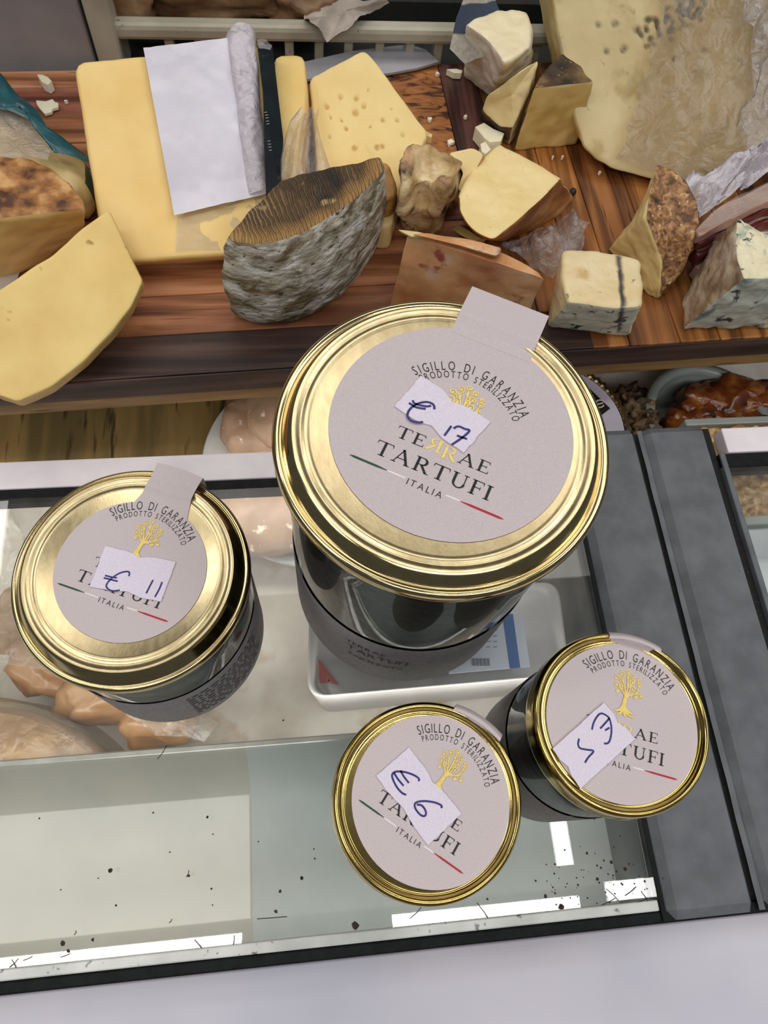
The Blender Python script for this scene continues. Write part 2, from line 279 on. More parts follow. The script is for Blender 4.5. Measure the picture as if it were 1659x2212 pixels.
M['ham'] = mat('dark_cured_ham', [(.3, (84, 24, 30)), (.7, (128, 50, 52))], scale=30, rough=.35, stretch=(.2, 1, 1), coat=.3)
M['ham_fat'] = mat('pink_ham_fat', [(.3, (176, 136, 122)), (.7, (206, 176, 162))], scale=30, rough=.35, stretch=(.2, 1, 1), coat=.3)
M['counter'] = mat('dark_back_counter', [(.3, (12, 14, 14)), (.7, (26, 28, 26))], scale=20, rough=.6)

# ------------------------------------------------------------------ object helpers
def tag(o, label=None, cat=None, group=None, kind=None):
    if label: o['label'] = label
    if cat: o['category'] = cat
    if group: o['group'] = group
    if kind: o['kind'] = kind
    return o
def thing(name, loc, label, cat, group=None):
    o = bpy.data.objects.new(name, None); COL.objects.link(o); o.location = loc; o.empty_display_size = .01
    return tag(o, label, cat, group)
def wloc(o):
    v = Vector((0, 0, 0))
    while o is not None: v += Vector(o.location); o = o.parent
    return v
def mesh(name, verts, faces, m, parent=None, smooth=True, origin=None, mask=None):
    """link one mesh object; verts are world coordinates"""
    verts = [Vector(v) for v in verts]
    base = wloc(parent) if parent is not None else Vector((0, 0, 0))
    if origin is None:
        if parent is not None: origin = base
        else:
            n = len(verts); origin = Vector((sum(v.x for v in verts) / n, sum(v.y for v in verts) / n, min(v.z for v in verts)))
    origin = Vector(origin)
    me = bpy.data.meshes.new(name); me.from_pydata([tuple(v - origin) for v in verts], [], faces); me.update()
    if smooth:
        for p in me.polygons: p.use_smooth = True
    me.materials.append(m)
    if mask is not None:
        at = me.attributes.new('mask', 'FLOAT', 'POINT'); at.data.foreach_set('value', mask)
    o = bpy.data.objects.new(name, me); COL.objects.link(o)
    if parent is not None: o.parent = parent
    o.location = origin - base
    return o
def joinp(*parts):
    V, F = [], []
    for v, f in parts:
        n = len(V); V += list(v); F += [tuple(i + n for i in q) for q in f]
    return V, F
def boxp(x0, x1, y0, y1, z0, z1, r=0.0):
    bm = bmesh.new(); bmesh.ops.create_cube(bm, size=1)
    for v in bm.verts: v.co = Vector(((x0 + x1) / 2 + v.co.x * (x1 - x0), (y0 + y1) / 2 + v.co.y * (y1 - y0), (z0 + z1) / 2 + v.co.z * (z1 - z0)))
    if r: bmesh.ops.bevel(bm, geom=bm.edges[:], offset=r, segments=2, profile=.5, affect='EDGES')
    bm.verts.index_update(); V = [v.co.copy() for v in bm.verts]; F = [tuple(v.index for v in f.verts) for f in bm.faces]; bm.free()
    return V, F
def prism(pts, th):
    """pts: planar list of world points; thickness downwards along -z"""
    n = len(pts); V = [Vector(p) for p in pts] + [Vector(p) - Vector((0, 0, th)) for p in pts]
    F = [tuple(range(n)), tuple(range(2 * n - 1, n - 1, -1))] + [(i, n + i, n + (i + 1) % n, (i + 1) % n) for i in range(n)]
    a = sum((pts[i][0] * pts[(i + 1) % n][1] - pts[(i + 1) % n][0] * pts[i][1]) for i in range(n))
    if a < 0: F = [tuple(reversed(f)) for f in F]
    return V, F
def lathep(prof, n=72, c=(0, 0, 0), cap0=True, cap1=False):
    V, F = [], []
    for r, z in prof:
        for k in range(n):
            a = 2 * math.pi * k / n; V.append(Vector((c[0] + r * math.cos(a), c[1] + r * math.sin(a), c[2] + z)))
    for j in range(len(prof) - 1):
        for k in range(n):
            k2 = (k + 1) % n; F.append((j * n + k, j * n + k2, (j + 1) * n + k2, (j + 1) * n + k))
    if cap0: F.append(tuple(range(n - 1, -1, -1)))
    if cap1: F.append(tuple((len(prof) - 1) * n + k for k in range(n)))
    return V, F
def ribbonp(pts, w, closed=False):
    """flat strip along a polyline of world points lying in a horizontal plane; w constant or list"""
    V, F = [], []; n = len(pts)
    for i, p in enumerate(pts):
        a = pts[max(0, i - 1)]; b = pts[min(n - 1, i + 1)]
        t = Vector(b) - Vector(a); t.z = 0
        t = t.normalized() if t.length > 1e-9 else Vector((1, 0, 0))
        s = Vector((-t.y, t.x, 0)); ww = (w[i] if isinstance(w, (list, tuple)) else w) / 2
        V += [Vector(p) - s * ww, Vector(p) + s * ww]
    for i in range(n - 1): F.append((2 * i, 2 * i + 2, 2 * i + 3, 2 * i + 1))
    return V, F
def smoothpoly(pts, k=6):
    out = []; n = len(pts)
    P = [Vector(p) for p in pts]
    for i in range(n - 1):
        p0 = P[max(0, i - 1)]; p1 = P[i]; p2 = P[i + 1]; p3 = P[min(n - 1, i + 2)]
        for s in range(k):
            t = s / k
            out.append(.5 * ((2 * p1) + (p2 - p0) * t + (2 * p0 - 5 * p1 + 4 * p2 - p3) * t * t + (3 * p1 - p0 - 3 * p2 + p3) * t ** 3))
    out.append(P[-1]); return out
def fbm(p, f, o=4):
    return noise.fractal(p * f, 1.0, 2.0, o)

# ------------------------------------------------------------------ cheese block: a lofted, rounded, rough solid with labelled faces
def block(name, label, cat, bot, top, side='paste', capt='paste', capb=None, mats=None, fillet=.004, edge=.003, amp=.0006, freq=90,
          res=.0022, bulge=0.0, group=None, maskfn=None, parent=None, dispfn=None):
    n = len(top); bot = [Vector(p) for p in bot]; top = [Vector(p) for p in top]
    if isinstance(side, str): side = [side] * n
    capb = capb or (side[0] if isinstance(side, list) else side)
    a = sum(top[i].x * top[(i + 1) % n].y - top[(i + 1) % n].x * top[i].y for i in range(n))
    if a < 0:
        bot = bot[::-1]; top = top[::-1]; side = [side[(n - 2 - i) % n] for i in range(n)]
    RB, RT, LB = [], [], []
    for i in range(n):
        j = (i + 1) % n
        LT = (top[j] - top[i]).length; LBt = (bot[j] - bot[i]).length; ln = max(LT, LBt, 1e-6)
        fr = min(.35, fillet / ln)
        k = max(2, int(ln * (1 - 2 * fr) / res))
        h = (i - 1) % n
        lp = max((top[i] - top[h]).length, (bot[i] - bot[h]).length, 1e-6); fp = min(.35, fillet / lp)
        for s in range(3):                        # corner fillet
            t = (s + .5) / 3
            for R_, P in ((RB, bot), (RT, top)):
                A = P[i].lerp(P[h], fp); B = P[i].lerp(P[j], fr)
                R_.append(A * (1 - t) ** 2 + P[i] * 2 * t * (1 - t) + B * t * t)
            LB.append(side[h] if s < 1 else side[i])
        for s in range(k + 1):
            t = fr + (1 - 2 * fr) * s / k
            RB.append(bot[i].lerp(bot[j], t)); RT.append(top[i].lerp(top[j], t)); LB.append(side[i])
    Nn = len(RT)
    cb = sum(RB, Vector()) / Nn; ct = sum(RT, Vector()) / Nn
    rings = []; rl = []
    rad = max((p - ct).length for p in RT); nc = max(4, int(rad / res))
    nc = min(nc, 80)
    for s in (0.25, .5, .75):
        rings.append([cb.lerp(p, s) for p in RB]); rl.append(capb)
    ar = []
    for s in range(5):
        t = s / 4; rr = []
        for p, q in zip(RB, RT):
            u = (q - p); u = u / max(u.length, 1e-6); w_ = (cb - p); w_ = w_ / max(w_.length, 1e-6)
            e = min(edge, .4 * (q - p).length)
            A = p + w_ * e; B = p + u * e
            rr.append(A * (1 - t) ** 2 + p * 2 * t * (1 - t) + B * t * t)
        rings.append(rr); rl.append(capb if s < 2 else None)
    hmax = max((q - p).length for p, q in zip(RB, RT)); ns = max(2, int(hmax / res))
    for s in range(1, ns):
        t = s / ns; rr = []
        for p, q in zip(RB, RT):
            e = min(edge, .4 * (q - p).length) / max((q - p).length, 1e-6)
            v = e + (1 - 2 * e) * t; x = p.lerp(q, v)
            if bulge:
                o = x - (cb + ct) / 2; o.z = 0
                if o.length > 1e-6: x = x + o.normalized() * bulge * math.sin(math.pi * v)
            rr.append(x)
        rings.append(rr); rl.append(None)
    for s in range(5):
        t = s / 4; rr = []
        for p, q in zip(RB, RT):
            u = (p - q); u = u / max(u.length, 1e-6); w_ = (ct - q); w_ = w_ / max(w_.length, 1e-6)
            e = min(edge, .4 * (q - p).length)
            A = q + u * e; B = q + w_ * min(e, .3 * (ct - q).length)
            rr.append(A * (1 - t) ** 2 + q * 2 * t * (1 - t) + B * t * t)
        rings.append(rr); rl.append(None if s < 2 else capt)
    last = rings[-1]
    for s in range(1, nc):
        rings.append([p.lerp(ct, s / nc) for p in last]); rl.append(capt)
    V = [p for r in rings for p in r]; F, FL = [], []
    for j in range(len(rings) - 1):
        for k in range(Nn):
            k2 = (k + 1) % Nn
            F.append((j * Nn + k, j * Nn + k2, (j + 1) * Nn + k2, (j + 1) * Nn + k)); FL.append(rl[j] or LB[k])
    V.append(rings[0][0] * 0 + cb); V.append(Vector(ct)); b0, t0 = len(V) - 2, len(V) - 1
    lastj = len(rings) - 1
    for k in range(Nn):
        k2 = (k + 1) % Nn
        F.append((b0, k2, k)); FL.append(capb); F.append((t0, lastj * Nn + k, lastj * Nn + k2)); FL.append(capt)
    # roughness along normals
    me = bpy.data.meshes.new('tmp'); me.from_pydata([tuple(v) for v in V], [], F); me.update()
    nr = [v.normal.copy() for v in me.vertices]; bpy.data.meshes.remove(me)
    zmin = min(v.z for v in V); seed = Vector((random.random() * 9, random.random() * 9, 0))
    MK = [0.0] * len(V)
    for i, v in enumerate(V):
        d = amp * fbm(v + seed, freq) + amp * .8 * fbm(v + seed, freq * .3, 2)
        if maskfn:
            mk, dd = maskfn(v); MK[i] = mk; d += dd
        if dispfn: d += dispfn(v)
        V[i] = v + nr[i] * d
        if V[i].z < zmin: V[i].z = zmin
    if parent is None:
        labs = sorted(set(FL), key=lambda x: (x != 'paste', x))
        org = Vector((cb.x, cb.y, zmin))
        if len(labs) == 1:
            return tag(mesh(name, V, F, mats[labs[0]], None, True, org, MK), label, cat, group)
        root = thing(name, org, label, cat, group)
    else:
        root = parent; labs = sorted(set(FL))
    bynm = {}
    for l in labs: bynm.setdefault(mats[l], []).append(l)
    for m_, ls in bynm.items():
        idx = {}; vv, ff, mk = [], [], []
        for f, l in zip(F, FL):
            if l not in ls: continue
            q = []
            for i in f:
                if i not in idx: idx[i] = len(vv); vv.append(V[i]); mk.append(MK[i])
                q.append(idx[i])
            ff.append(tuple(q))
        mesh(ls[0].split('.')[0], vv, ff, m_, root, True, None, mk)
    return root

def sheetp(fn, nu, nv):
    V = [fn(i / nu, j / nv) for j in range(nv + 1) for i in range(nu + 1)]
    F = [(j * (nu + 1) + i, j * (nu + 1) + i + 1, (j + 1) * (nu + 1) + i + 1, (j + 1) * (nu + 1) + i) for j in range(nv) for i in range(nu)]
    return V, F
def quadsheet(c, amp, freq, nu=30, nv=30, lift=0.0, seed=0.0, sharp=False):
    """bilinear patch through four world corners (00,10,11,01) crumpled by noise"""
    c = [Vector(p) for p in c]; sd = Vector((seed, seed * 1.7, seed * .3))
    nrm = (c[1] - c[0]).cross(c[3] - c[0]).normalized()
    if nrm.z < 0: nrm = -nrm
    def fn(u, v):
        p = c[0].lerp(c[1], u).lerp(c[3].lerp(c[2], u), v)
        f = fbm(p + sd, freq)
        if sharp: f = abs(f) * 1.6 - .4
        q = p + nrm * (lift + amp * f)
        eu = min(u, 1 - u, v, 1 - v)
        if eu < .12: q += Vector((noise.noise((p + sd) * freq * 1.3), noise.noise((p + sd + Vector((5, 0, 0))) * freq * 1.3), 0)) * amp * 1.2
        return q
    return sheetp(fn, nu, nv)
def polysheet(pts, amp, freq, rings=14, seed=0.0, sharp=False, dome=0.0):
    """crumpled sheet filling a world polygon (star-shaped about its centre)"""
    P = []
    n = len(pts); pts = [Vector(p) for p in pts]
    for i in range(n):
        a, b = pts[i], pts[(i + 1) % n]; k = max(2, int((b - a).length / .003))
        P += [a.lerp(b, s / k) for s in range(k)]
    c = sum(P, Vector()) / len(P); N_ = len(P); sd = Vector((seed, -seed, seed * .5)); V = []
    for j in range(rings):
        t = 1 - j / rings
        for p in P:
            q = c.lerp(p, t); f = fbm(q + sd, freq)
            if sharp: f = abs(f) * 1.8 - .3
            V.append(q + Vector((0, 0, dome * (1 - t * t) + amp * f)) + Vector((noise.noise((q + sd) * freq), noise.noise((q - sd) * freq), 0)) * amp * .8)
    V.append(c + Vector((0, 0, dome)))
    F = [(j * N_ + i, j * N_ + (i + 1) % N_, (j + 1) * N_ + (i + 1) % N_, (j + 1) * N_ + i) for j in range(rings - 1) for i in range(N_)]
    F += [((rings - 1) * N_ + i, (rings - 1) * N_ + (i + 1) % N_, len(V) - 1) for i in range(N_)]
    return V, F

# ------------------------------------------------------------------ the display case
ZF = -0.088
case = thing('display_case', (0.02, 0.08, ZF - .01), 'glass-topped refrigerated counter with grey dividers that the truffle jars stand on', 'display case')
GX0, GX1, GY0, GY1 = -0.42, 0.1445, -0.0415, 0.179
mesh('glass_pane', *boxp(GX0, GX1, GY0, GY1, -0.006, 0.0, .0006), M['pane'], case, False)
mesh('glass_pane', *boxp(0.2365, 0.52, -0.0415, 0.183, -0.006, 0.0, .0006), M['pane'], case, False)
mesh('rear_trim', *boxp(GX0, 0.146, 0.1785, 0.1945, -0.008, 0.0015, .0008), M['white_metal'], case, False)
mesh('rear_trim', *boxp(0.2385, 0.52, 0.1815, 0.1975, -0.008, 0.0025, .0008), M['white_metal'], case, False)
mesh('rear_seal', *boxp(GX0, 0.146, 0.1735, 0.1784, -0.012, 0.0004), M['rubber'], case, False)
mesh('rear_seal', *boxp(0.2330, 0.52, 0.1730, 0.1814, -0.012, 0.0012, .0006), M['rubber'], case, False)
def frameplate(x0, x1, y0, y1, z):
    V, F = [], []
    ys = [y0, y0 + .004, y1 - .004, y1]
    prof = [(x0, -.07), (x0, z - .004), (x0 + .0045, z - .0006), (x0 + .007, z), (x1 - .002, z), (x1, z - .003), (x1, -.07)]
    for y in ys:
        e = -.0025 if y in (y0, y1) else 0
        for x, zz in prof: V.append(Vector((x, y, zz + (e if zz > -.05 else 0))))
    n = len(prof)
    for j in range(len(ys) - 1):
        for i in range(n - 1): F.append((j * n + i, (j + 1) * n + i, (j + 1) * n + i + 1, j * n + i + 1))
    F.append(tuple(range(n))); F.append(tuple(reversed(range(3 * n, 4 * n))))
    return V, F
mesh('divider_frame', *frameplate(0.1462, 0.1862, -0.0455, 0.1995, .0028), M['frame'], case, False)
mesh('divider_frame', *frameplate(0.1915, 0.2285, -0.0455, 0.2000, .0028), M['frame'], case, False)
mesh('divider_groove', *boxp(0.1860, 0.1918, -0.0455, 0.1990, -.03, -.004), M['groove'], case, False)
# the two lips running in the groove, slightly uneven
rp = [Vector((0.1897 + .0004 * noise.noise(Vector((0, y * 60, 3))), y, .0012)) for y in [(-.045 + .2432 * k / 40) for k in range(41)]]
mesh('groove_strip', *ribbonp(rp, .0028), M['frame'], case, False)
mesh('side_seal', *boxp(0.1442, 0.1463, -0.0455, 0.190, -.02, .0006), M['rubber'], case, False)
mesh('side_seal', *boxp(0.2284, 0.2332, -0.0455, 0.1995, -.02, -.0015), M['groove'], case, False)
mesh('side_frame', *boxp(0.2332, 0.2366, -0.0455, 0.1815, -.02, .0022, .0008), M['frame'], case, False)
mesh('front_seal', *boxp(GX0, 0.53, -0.0463, -0.0416, -.03, -.0006, .0008), M['rubber'], case, False)
mesh('glass_rim', *boxp(GX0, 0.1435, -0.0414, -0.0370, -.004, .0007, .0006), M['trim_clear'], case, False)
# front enamel panel: top rolls gently over towards the customer
fp = []
for j, (y, z) in enumerate([(-.0464, -.012), (-.0464, -.0005), (-.0472, .0008), (-.060, .0012), (-.085, .0008), (-.110, -.002), (-.130, -.008), (-.145, -.018), (-.152, -.05), (-.153, -.2)]):
    fp += [Vector((-.45, y, z)), Vector((.55, y, z))]
mesh('front_panel', fp, [(2 * j, 2 * j + 2, 2 * j + 3, 2 * j + 1) for j in range(9)], M['front'], case, True)
# inside
mesh('case_floor', *boxp(-.45, .55, .03, .392, ZF - .01, ZF), M['case_floor'], case, False)
mesh('rear_shelf', *boxp(-.45, .0, .226, .392, ZF, ZF + .004), M['case_rear'], case, False)
lx = W(545, 1850, -.044).x
for x0, x1, m in ((-.45, lx, 'ledge'), (lx, .1455, 'ledge_reflect')):  # cooler right part: glass reflection painted into the ledge
    pr = [(.0452, -.030), (.0452, -.0145), (.0440, -.0132), (.0425, -.0135), (.0412, -.016), (.036, -.026), (.029, -.036), (.020, -.0415), (.008, -.0435), (-.050, -.0440), (-.052, -.03)]
    V = []
    for y, z in pr: V += [Vector((x0, y, z)), Vector((x1, y, z))]
    mesh('inner_ledge', V, [(2 * j, 2 * j + 2, 2 * j + 3, 2 * j + 1) for j in range(len(pr) - 1)], M[m], case, True)
mesh('ledge_edge', *boxp(-.45, .1450, .0425, .0456, -.0150, -.0126, .0006), M['steel'], case, False)
mesh('inner_wall', *boxp(.1425, .1460, -.05, .20, ZF, -.0062), M['inner_wall'], case, False)
mesh('inner_wall', *boxp(.2290, .2330, -.05, .20, ZF, -.0062), M['inner_wall'], case, False)
# a few specks and scratches that lie on the glass
specks = [(85, 1768, 5), (135, 2037, 13), (148, 2054, 8), (200, 2030, 8), (331, 1756, 5), (448, 1765, 7), (238, 1880, 10), (460, 1802, 4), (367, 1841, 4), (408, 1892, 6), (457, 1920, 5), (131, 1922, 4),
          (459, 1955, 4), (250, 1956, 5), (212, 1897, 4), (652, 1896, 9), (605, 1925, 7), (558, 1818, 4), (678, 1834, 5), (680, 1855, 5), (769, 2000, 18), (596, 1969, 9), (1178, 1935, 9), (1212, 1958, 14), (1053, 1942, 5), (1157, 1903, 6), (1268, 1843, 6), (1320, 1862, 9), (1350, 1877, 9), (1290, 1899, 8), (612, 1556, 5), (710, 1470, 5)]
V, F = [], []
for u, v, s in specks:
    c = W(u, v, .0004); k0 = len(V); n = 7; r = s / 2 / 5600.0
    for k in range(n):
        a = 2 * math.pi * k / n; rr = r * (.7 + .6 * random.random()); V.append(c + Vector((rr * math.cos(a), rr * math.sin(a), 0)))
    V.append(c + Vector((0, 0, r * .5)))
    F += [(k0 + k, k0 + (k + 1) % n, k0 + n) for k in range(n)]
for k in range(70):
    u = random.uniform(1180, 1440); v = random.gauss(1905, 45)
    if v > 1990: continue
    c = W(u, v, .0004); r = random.uniform(.0002, .0006); k0 = len(V)
    V += [c + Vector((r, 0, 0)), c + Vector((0, r, 0)), c + Vector((-r, 0, 0)), c + Vector((0, -r, 0))]; F.append((k0, k0 + 1, k0 + 2, k0 + 3))
o = mesh('glass_dirt', V, F, M['dirt'], case, False); o['kind'] = 'stuff'
sc = [((365, 1994), (371, 1985)), ((160, 2020), (164, 2010)), ((20, 2090), (40, 2070)), ((25, 2072), (36, 2098)), ((420, 2030), (440, 2056)), ((500, 2055), (506, 2020)), ((402, 1895), (408, 1880)), ((340, 1640), (360, 1610)), ((1030, 1950), (1058, 1990)), ((1310, 1920), (1340, 1950)), ((1350, 1935), (1375, 1915)), ((1385, 1925), (1400, 1950)), ((1300, 1955), (1330, 1940)), ((1360, 1955), (1400, 1940)), ((885, 1985), (910, 1960)), ((50, 2075), (70, 2066)), ((130, 2068), (152, 2060)), ((555, 1985), (620, 1980))]
V, F = joinp(*[ribbonp([W(*a, .0005), W((a[0] + b[0]) / 2 + 2, (a[1] + b[1]) / 2, .0005), W(*b, .0005)], .00035) for a, b in sc])
o = mesh('glass_scratches', V, F, M['dirt'], case, False); o['kind'] = 'stuff'

# ------------------------------------------------------------------ lettering
def glyphs(chars):
    out = {}; obs = []
    for ch in chars:
        cu = bpy.data.curves.new('g', 'FONT'); cu.body = ch; cu.size = 1; cu.resolution_u = 3; cu.offset = -.004
        o = bpy.data.objects.new('g', cu); COL.objects.link(o); obs.append((ch, o))
    bpy.context.view_layer.update(); dg = bpy.context.evaluated_depsgraph_get()
    for ch, o in obs:
        ev = o.evaluated_get(dg); me = ev.to_mesh()
        V = [v.co.copy() for v in me.vertices]; F = [tuple(p.vertices) for p in me.polygons]; ev.to_mesh_clear()
        x0 = min(v.x for v in V); x1 = max(v.x for v in V)
        out[ch] = ([(v.x - x0, v.y) for v in V], F, x1 - x0)
    for ch, o in obs:
        cu = o.data; bpy.data.objects.remove(o); bpy.data.curves.remove(cu)
    return out
G = glyphs('SIGLODARNZPTEUF')
CAPH = .73   # cap height of the built-in face at size 1
def arc_text(s, rad, a0, a1, cap, xs=.62):
    """s along an arc from angle a0 to a1 (degrees, clockwise), letters upright on the radius"""
    sz = cap / CAPH; ws = []
    for ch in s: ws.append(.22 * sz if ch == ' ' else G[ch][2] * sz * xs)
    tot = sum(ws); gap = (math.radians(a0 - a1) * rad - tot) / (len(s) - 1)
    V, F = [], []; x = 0
    for ch, w_ in zip(s, ws):
        if ch != ' ':
            th = math.radians(a0) - (x + w_ / 2) / rad; k0 = len(V)
            for gx, gy in G[ch][0]:
                lx_ = gx * sz * xs - w_ / 2; ly = gy * sz
                rr = rad + ly
                V.append((rr * math.cos(th) + lx_ * math.sin(th), rr * math.sin(th) - lx_ * math.cos(th)))
            F += [tuple(i + k0 for i in f) for f in G[ch][1]]
        x += w_ + gap
    return V, F
def flat_text(s, x0, x1, y, cap, xs=.9):
    sz = cap / CAPH; ws = [G[ch][2] * sz * xs for ch in s]; gap = (x1 - x0 - sum(ws)) / (len(s) - 1); V, F = [], []; x = x0
    for ch, w_ in zip(s, ws):
        k0 = len(V); V += [(x + gx * sz * xs, y + gy * sz) for gx, gy in G[ch][0]]; F += [tuple(i + k0 for i in f) for f in G[ch][1]]; x += w_ + gap
    return V, F
# roman capitals with serifs, built from strokes in a unit-high cell
def stroke(p, q, w, w2=None):
    (x0, y0), (x1, y1) = p, q; l = math.hypot(x1 - x0, y1 - y0) or 1; nx, ny = -(y1 - y0) / l, (x1 - x0) / l; w2 = w if w2 is None else w2
    return [(x0 - nx * w / 2, y0 - ny * w / 2), (x1 - nx * w2 / 2, y1 - ny * w2 / 2), (x1 + nx * w2 / 2, y1 + ny * w2 / 2), (x0 + nx * w / 2, y0 + ny * w / 2)]
def arcq(cx_, cy_, rx, ry, a0, a1, w0, w1, n=12):
    out = []
    P = [(cx_ + rx * math.cos(math.radians(a0 + (a1 - a0) * k / n)), cy_ + ry * math.sin(math.radians(a0 + (a1 - a0) * k / n))) for k in range(n + 1)]
    for k in range(n):
        f = lambda t: w0 + (w1 - w0) * math.sin(math.pi * t)
        out.append(stroke(P[k], P[k + 1], f(k / n), f((k + 1) / n)))
    return out
TK, TN = .135, .055
def serif_glyph(c):
    sf = lambda x, y, h=.13: stroke((x - h, y), (x + h, y), TN)
    if c == 'I': return [stroke((.17, 0), (.17, 1), TK), sf(.17, .027, .16), sf(.17, .973, .16)], .34
    if c == 'T': return [stroke((.42, 0), (.42, 1), TK), stroke((.02, .97), (.82, .97), TN), stroke((.035, .98), (.0, .76), TN, .02), stroke((.805, .98), (.84, .76), TN, .02), sf(.42, .027, .17)], .84
    if c in 'EF':
        q = [stroke((.19, 0), (.19, 1), TK), stroke((.04, .973), (.64, .973), TN), stroke((.19, .52), (.52, .52), TN), stroke((.52, .40), (.52, .64), .03), stroke((.63, .98), (.65, .78), TN, .02)]
        q += [stroke((.04, .027), (.68, .027), TN), stroke((.67, .02), (.70, .24), TN, .02)] if c == 'E' else [sf(.19, .027, .16)]
        return q, .70 if c == 'E' else .66
    if c == 'A': return [stroke((.10, 0), (.44, 1), TN), stroke((.40, 1), (.80, 0), TK), stroke((.22, .34), (.66, .34), TN), sf(.10, .02, .12), sf(.80, .02, .15)], .94
    if c == 'U': return [stroke((.20, 1), (.20, .34), TK), stroke((.74, 1), (.74, .34), TN), sf(.20, .973, .16), sf(.74, .973, .13)] + arcq(.47, .34, .27, .31, 180, 360, TK, .08), .9
    if c == 'R': return [stroke((.19, 0), (.19, 1), TK), stroke((.04, .973), (.40, .973), TN), stroke((.19, .50), (.42, .50), TN), sf(.19, .027, .16), stroke((.40, .50), (.74, .03), TK), sf(.78, .02, .11)] + arcq(.40, .735, .23, .237, -90, 90, TN, TK), .86
def serif_text(s, x0, x1, y, cap, flip=(), raise_=()):
    gl = [serif_glyph(c) for c in s]; sx = (x1 - x0) / (sum(g[1] for g in gl) + .12 * (len(s) - 1)); x = x0; out = []
    for i, (g, w_) in enumerate(gl):
        V, F = [], []
        for q in g:
            k0 = len(V); pts = [((w_ - px_ if i in flip else px_), py_) for px_, py_ in q]
            V += [(x + a * sx, y + b * cap) for a, b in pts]; F.append((k0, k0 + 1, k0 + 2, k0 + 3))
        out.append((V, F)); x += (w_ + .12) * sx
    return out
def spiral(cx_, cy_, r, a0, turns=1.6, sgn=1, n=22):
    return [(cx_ + r * (1 - .86 * k / n) * math.cos(a0 + sgn * turns * 2 * math.pi * k / n), cy_ + r * (1 - .86 * k / n) * math.sin(a0 + sgn * turns * 2 * math.pi * k / n)) for k in range(n + 1)]
def rib2(pts, w):
    V, F = ribbonp([Vector((p[0], p[1], 0)) for p in pts], w); return [(v.x, v.y) for v in V], F
def tree_print():
    P = []
    sp = [(-.004, .330, .020), (-.052, .302, .024), (.042, .306, .022), (-.092, .262, .023), (-.046, .252, .021), (.0, .282, .021), (.040, .258, .024), (.086, .285, .018), (.094, .245, .022), (-.088, .208, .025), (-.044, .205, .020), (.012, .228, .020), (.046, .202, .026), (.092, .192, .022), (.118, .160, .012), (-.070, .158, .017), (.036, .150, .014), (.074, .148, .014)]
    for k, (x, y, r) in enumerate(sp):
        a0 = math.atan2(.15 - y, -x * .5 - x); sg = 1 if (k % 2) else -1
        P.append(rib2(spiral(x, y, r, a0, 1.45, sg), .0072)); P.append(rib2([(x - .006, y), (x + .006, y)], .011))
    for q, w0 in (([(0, .12), (-.03, .165), (-.066, .192)], .016), ([(0, .13), (-.02, .20), (-.036, .236)], .015), ([(0, .14), (.004, .20), (-.006, .31)], .015), ([(0, .13), (.02, .17), (.026, .24)], .014), ([(0, .12), (.03, .155), (.075, .175), (.09, .23)], .016), ([(-.035, .235), (-.05, .26), (-.07, .27)], .009), ([(.028, .225), (.05, .28)], .008), ([(-.03, .22), (-.045, .28)], .008)):
        s_ = smoothpoly([Vector((a, b, 0)) for a, b in q], 5); P.append(rib2([(v.x, v.y) for v in s_], [w0 * (1 - .6 * i / len(s_)) for i in range(len(s_))]))
    trunk = [(.0, .155), (-.004, .12), (-.008, .08), (-.012, .045), (-.020, .015)]
    P.append(rib2(trunk, [.022, .026, .030, .034, .040]))
    for q in ([(-.02, .03), (-.05, .008), (-.075, .004)], [(-.01, .03), (.02, .002), (.05, -.012), (.085, -.018)], [(-.02, .02), (-.03, -.01), (-.055, -.018)], [(0, .04), (.03, .015), (.07, .008)], [(-.01, .02), (.005, -.012), (.015, -.03)]):
        s_ = smoothpoly([Vector((a, b, 0)) for a, b in q], 4); P.append(rib2([(v.x, v.y) for v in s_], [.026 * (1 - .8 * i / len(s_)) for i in range(len(s_))]))
    return P
def j2(*parts):
    V, F = [], []
    for v, f in parts:
        n = len(V); V += list(v); F += [tuple(i + n for i in q) for q in f]
    return V, F
terrae = serif_text('TERRAE', -.285, .285, -.165, .078, flip=(2,))
tartufi = serif_text('TARTUFI', -.355, .350, -.318, .094)
def dark_print(r1, c1, r2, c2): return j2(arc_text('SIGILLO DI GARANZIA', r1, 141, 39, c1, .60), arc_text('PRODOTTO STERILIZZATO', r2, 139, 37, c2, .62),
          terrae[0], terrae[1], terrae[4], terrae[5], *tartufi, flat_text('ITALIA', -.108, .102, -.420, .044))
def sub(vf, dx=0, dy=0, s=1, c=(0, 0)):
    return [((x - c[0]) * s + c[0] + dx, (y - c[1]) * s + c[1] + dy) for x, y in vf[0]], vf[1]
def pieces(vf): return [([vf[0][i] for i in f], [tuple(range(len(f)))]) for f in vf[1]]
GPARTS = pieces(sub(terrae[2], 0, .004, 1.12, (-.07, -.15))) + pieces(sub(terrae[3], .0, -.012, 1.12, (.05, -.15))) + tree_print()
GOLD = j2(*GPARTS); GOFF = [3e-6 * k for k, p in enumerate(GPARTS) for _ in p[0]]
GREEN = j2(rib2([(-.466, -.387), (-.44, -.387), (-.30, -.387), (-.235, -.387)], [.003, .014, .014, .004]))
WHITE = j2(rib2([(-.240, -.387), (-.20, -.387), (-.125, -.387)], [.008, .012, .010]), rib2([(.120, -.387), (.17, -.387), (.215, -.387)], [.010, .012, .008]))
RED = j2(rib2([(.205, -.387), (.27, -.387), (.44, -.387), (.464, -.387)], [.004, .014, .014, .003]))

